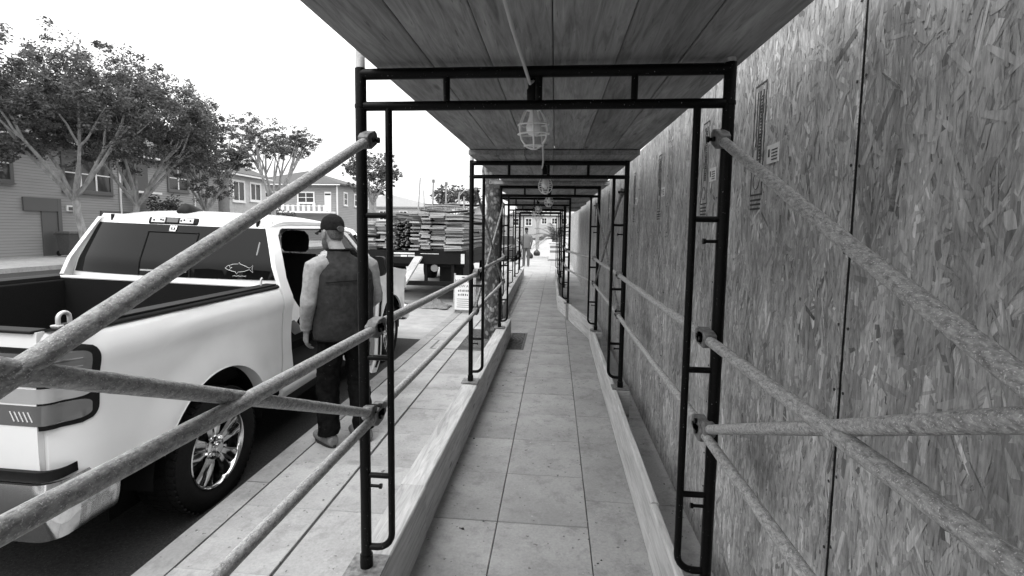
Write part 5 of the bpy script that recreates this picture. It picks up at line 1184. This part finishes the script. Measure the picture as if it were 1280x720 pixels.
def street_lamp():
    t = thing('street_lamp', 'street lamp with curved arm above the plank load', 'street lamp', (-8.9, 44, 0))
    MB().tube([(0, 0, 0), (0, 0, 4.6), (.05, 0, 5.0)], [.10, .07, .06], 8).build('pole', 'galv', t, True); MB().tube([(.03, 0, 4.7), (.5, 0, 5.15), (1.0, 0, 5.32), (1.6, 0, 5.38)], .045, 8).build('arm', 'galv', t, True)
    MB().ell([((x, 0, 5.36), (0, .14 * w, 0), (0, 0, .07 * w)) for x, w in ((1.5, .5), (1.65, 1), (1.95, 1), (2.1, .4))], 12).build('lamp_head', 'clamp', t, True)
street_lamp()
# ------------------------------------------------------------------ beyond the far end of the walkway
def palm():
    t = thing('palm', 'bushy palm with arching fronds beyond the end of the walkway', 'palm', (.02, 29, 0)); rng = random.Random(3)
    MB().tube([(0, 0, -.05), (.03, 0, .5), (0, 0, 1.1)], [.28, .24, .2], 10).build('trunk', 'bark', t, True)
    for k in range(30):
        a = k * 2.4; el_ = rng.uniform(.15, 1.25); L_ = rng.uniform(1.2, 1.9); mb = MB(); sp = []
        for i in range(9):
            s_ = i / 8; d = L_ * s_; sp.append(Vector((math.cos(a) * d * math.cos(el_) * (1 + .1 * s_), math.sin(a) * d * math.cos(el_), 1.1 + d * math.sin(el_) - .9 * s_ * s_ * (1.3 - el_ * .5))))
        mb.tube(sp, [.02 - .015 * i / 8 for i in range(9)], 4)
        for i in range(1, 9):
            tq = (sp[i] - sp[i - 1]).normalized(); sd = tq.cross(Vector((0, 0, 1))).normalized()
            for s2 in (-1, 1):
                for q in (0, .5):
                    p = sp[i - 1].lerp(sp[i], q); tip = p + sd * s2 * .34 * math.sin(math.pi * (.15 + .8 * i / 9)) + tq * .22 + Vector((0, 0, -.08)); mb.add([p, p + tq * .05, tip], [(0, 1, 2)])
        mb.build('frond', 'palm', t)
palm()
def utility_cabinet():
    t = thing('utility_cabinet', 'pale utility cabinet on the pavement beyond the walkway', 'cabinet', (.02, 26.5, 0))
    MB().box(-.35, .35, -.25, .25, .08, .95).build('body', 'wframe', t, bevel=.02); MB().box(-.4, .4, -.3, .3, 0, .08).build('plinth', 'kerb', t); MB().box(-.38, .38, -.28, .28, .952, 1.0).build('lid', 'wframe', t, bevel=.01)
    for z in (.45, .7): MB().box(-.28, .28, -.262, -.252, z, z + .12).build('vent', 'lens_mid', t)
utility_cabinet()
def bag(label, loc, s_):
    t = tag(MB().ell([((0, 0, z * s_), (w * s_, 0, 0), (0, w * .8 * s_, 0)) for z, w in ((0, .25), (.06, .36), (.25, .40), (.45, .33), (.6, .16), (.66, .06), (.74, .10))], 14).build('rubbish_bag', 'bag', None, True, 50, loc=loc), label, 'bag', 'rubbish bags on the far pavement')
    t.modifiers.new('r', 'SUBSURF').levels = 1
bag('black rubbish bag nearer the distant person', (-1.45, 28, 0), .55); bag('black rubbish bag farther along the bright pavement', (-1.15, 31, 0), .6)
auto_tree('street tree standing on the bright pavement past the end of the walkway', (-1.5, 42, 0), 7.5, 2.8, 2.0, 71, 3500, .14, nl=5, r0=.16)
auto_tree('farther street tree on the pavement past the palm', (-2.2, 60, 0), 8, 2.6, 2.6, 73, 3000, .2, nl=5, r0=.2)
def meter(label, loc):
    t = thing('parking_meter', label, 'parking meter', loc, 0, 'parking meters on the far kerb'); MB().tube([(0, 0, 0), (0, 0, 1.05)], .03, 8).build('pole', 'galv', t, True); MB().ell([((0, 0, z), (w, 0, 0), (0, w * .7, 0)) for z, w in ((1.05, .05), (1.1, .085), (1.28, .09), (1.36, .06), (1.39, .02))], 12).build('head', 'clamp', t, True)
meter('parking meter just beyond the end of the walkway', (-1.72, 26, 0)); meter('second parking meter farther along the kerb', (-1.72, 33, 0))

# ------------------------------------------------------------------ the block behind the viewer, mirrored in the pickup's rear glass
def terrace():
    t = thing('terraced_house_row', 'row of dark houses seen only as the reflection in the pickup rear window', 'houses', (-8, -34, 0))
    for k, (x0, x1, h, m_) in enumerate(((-26, -17.2, 6.2, 'siding2'), (-17, -9.2, 7.4, 'dframe'), (-9, -1.2, 5.6, 'siding2'), (-1, 8, 7.0, 'dframe'), (8.2, 18, 6.0, 'siding2'))):
        MB().box(x0, x1, -9, 0, 0, h).build('wall', m_, t); MB().prism([(x0 - .3, h), (x1 + .3, h), ((x0 + x1) / 2, h + 2.0)], 'y', -9.3, .3).build('roof', 'roof', t)
        for q in range(3):
            for z in (1.0, 3.9): xx = x0 + (x1 - x0) * (q + .5) / 3; MB().box(xx - .6, xx + .6, .002, .05, z, z + 1.4).build('window', 'wframe', t)
terrace()

def debris():
    rng = random.Random(9); mb = MB()
    for k in range(420):
        y = 1.6 + 9 * rng.random() ** 1.5; x = rng.choice([rng.uniform(-.64, .5), rng.uniform(-.66, -.5), rng.uniform(.18, .28), rng.uniform(-1.8, -.85), rng.uniform(.6, .8)])
        r_ = rng.uniform(.002, .006) * (2.2 if rng.random() < .08 else 1); a = rng.uniform(0, 6); pts_ = []
        for q in range(5): an = a + q * 1.257; pts_.append((x + r_ * math.cos(an) * rng.uniform(.5, 1.6), y + r_ * math.sin(an) * rng.uniform(.5, 1.6)))
        mb.loft([[(px_, py_, .0012) for px_, py_ in pts_], [(x + (px_ - x) * .6, y + (py_ - y) * .6, .0012 + r_ * .5) for px_, py_ in pts_]])
    o = mb.build('grit', 'debris'); o['kind'] = 'stuff'; o['label'] = 'fine grit and wood chips scattered over the walkway paving'; o['category'] = 'grit'
M['debris'] = leaf_mat('grit_bits', .03, .6)
debris()
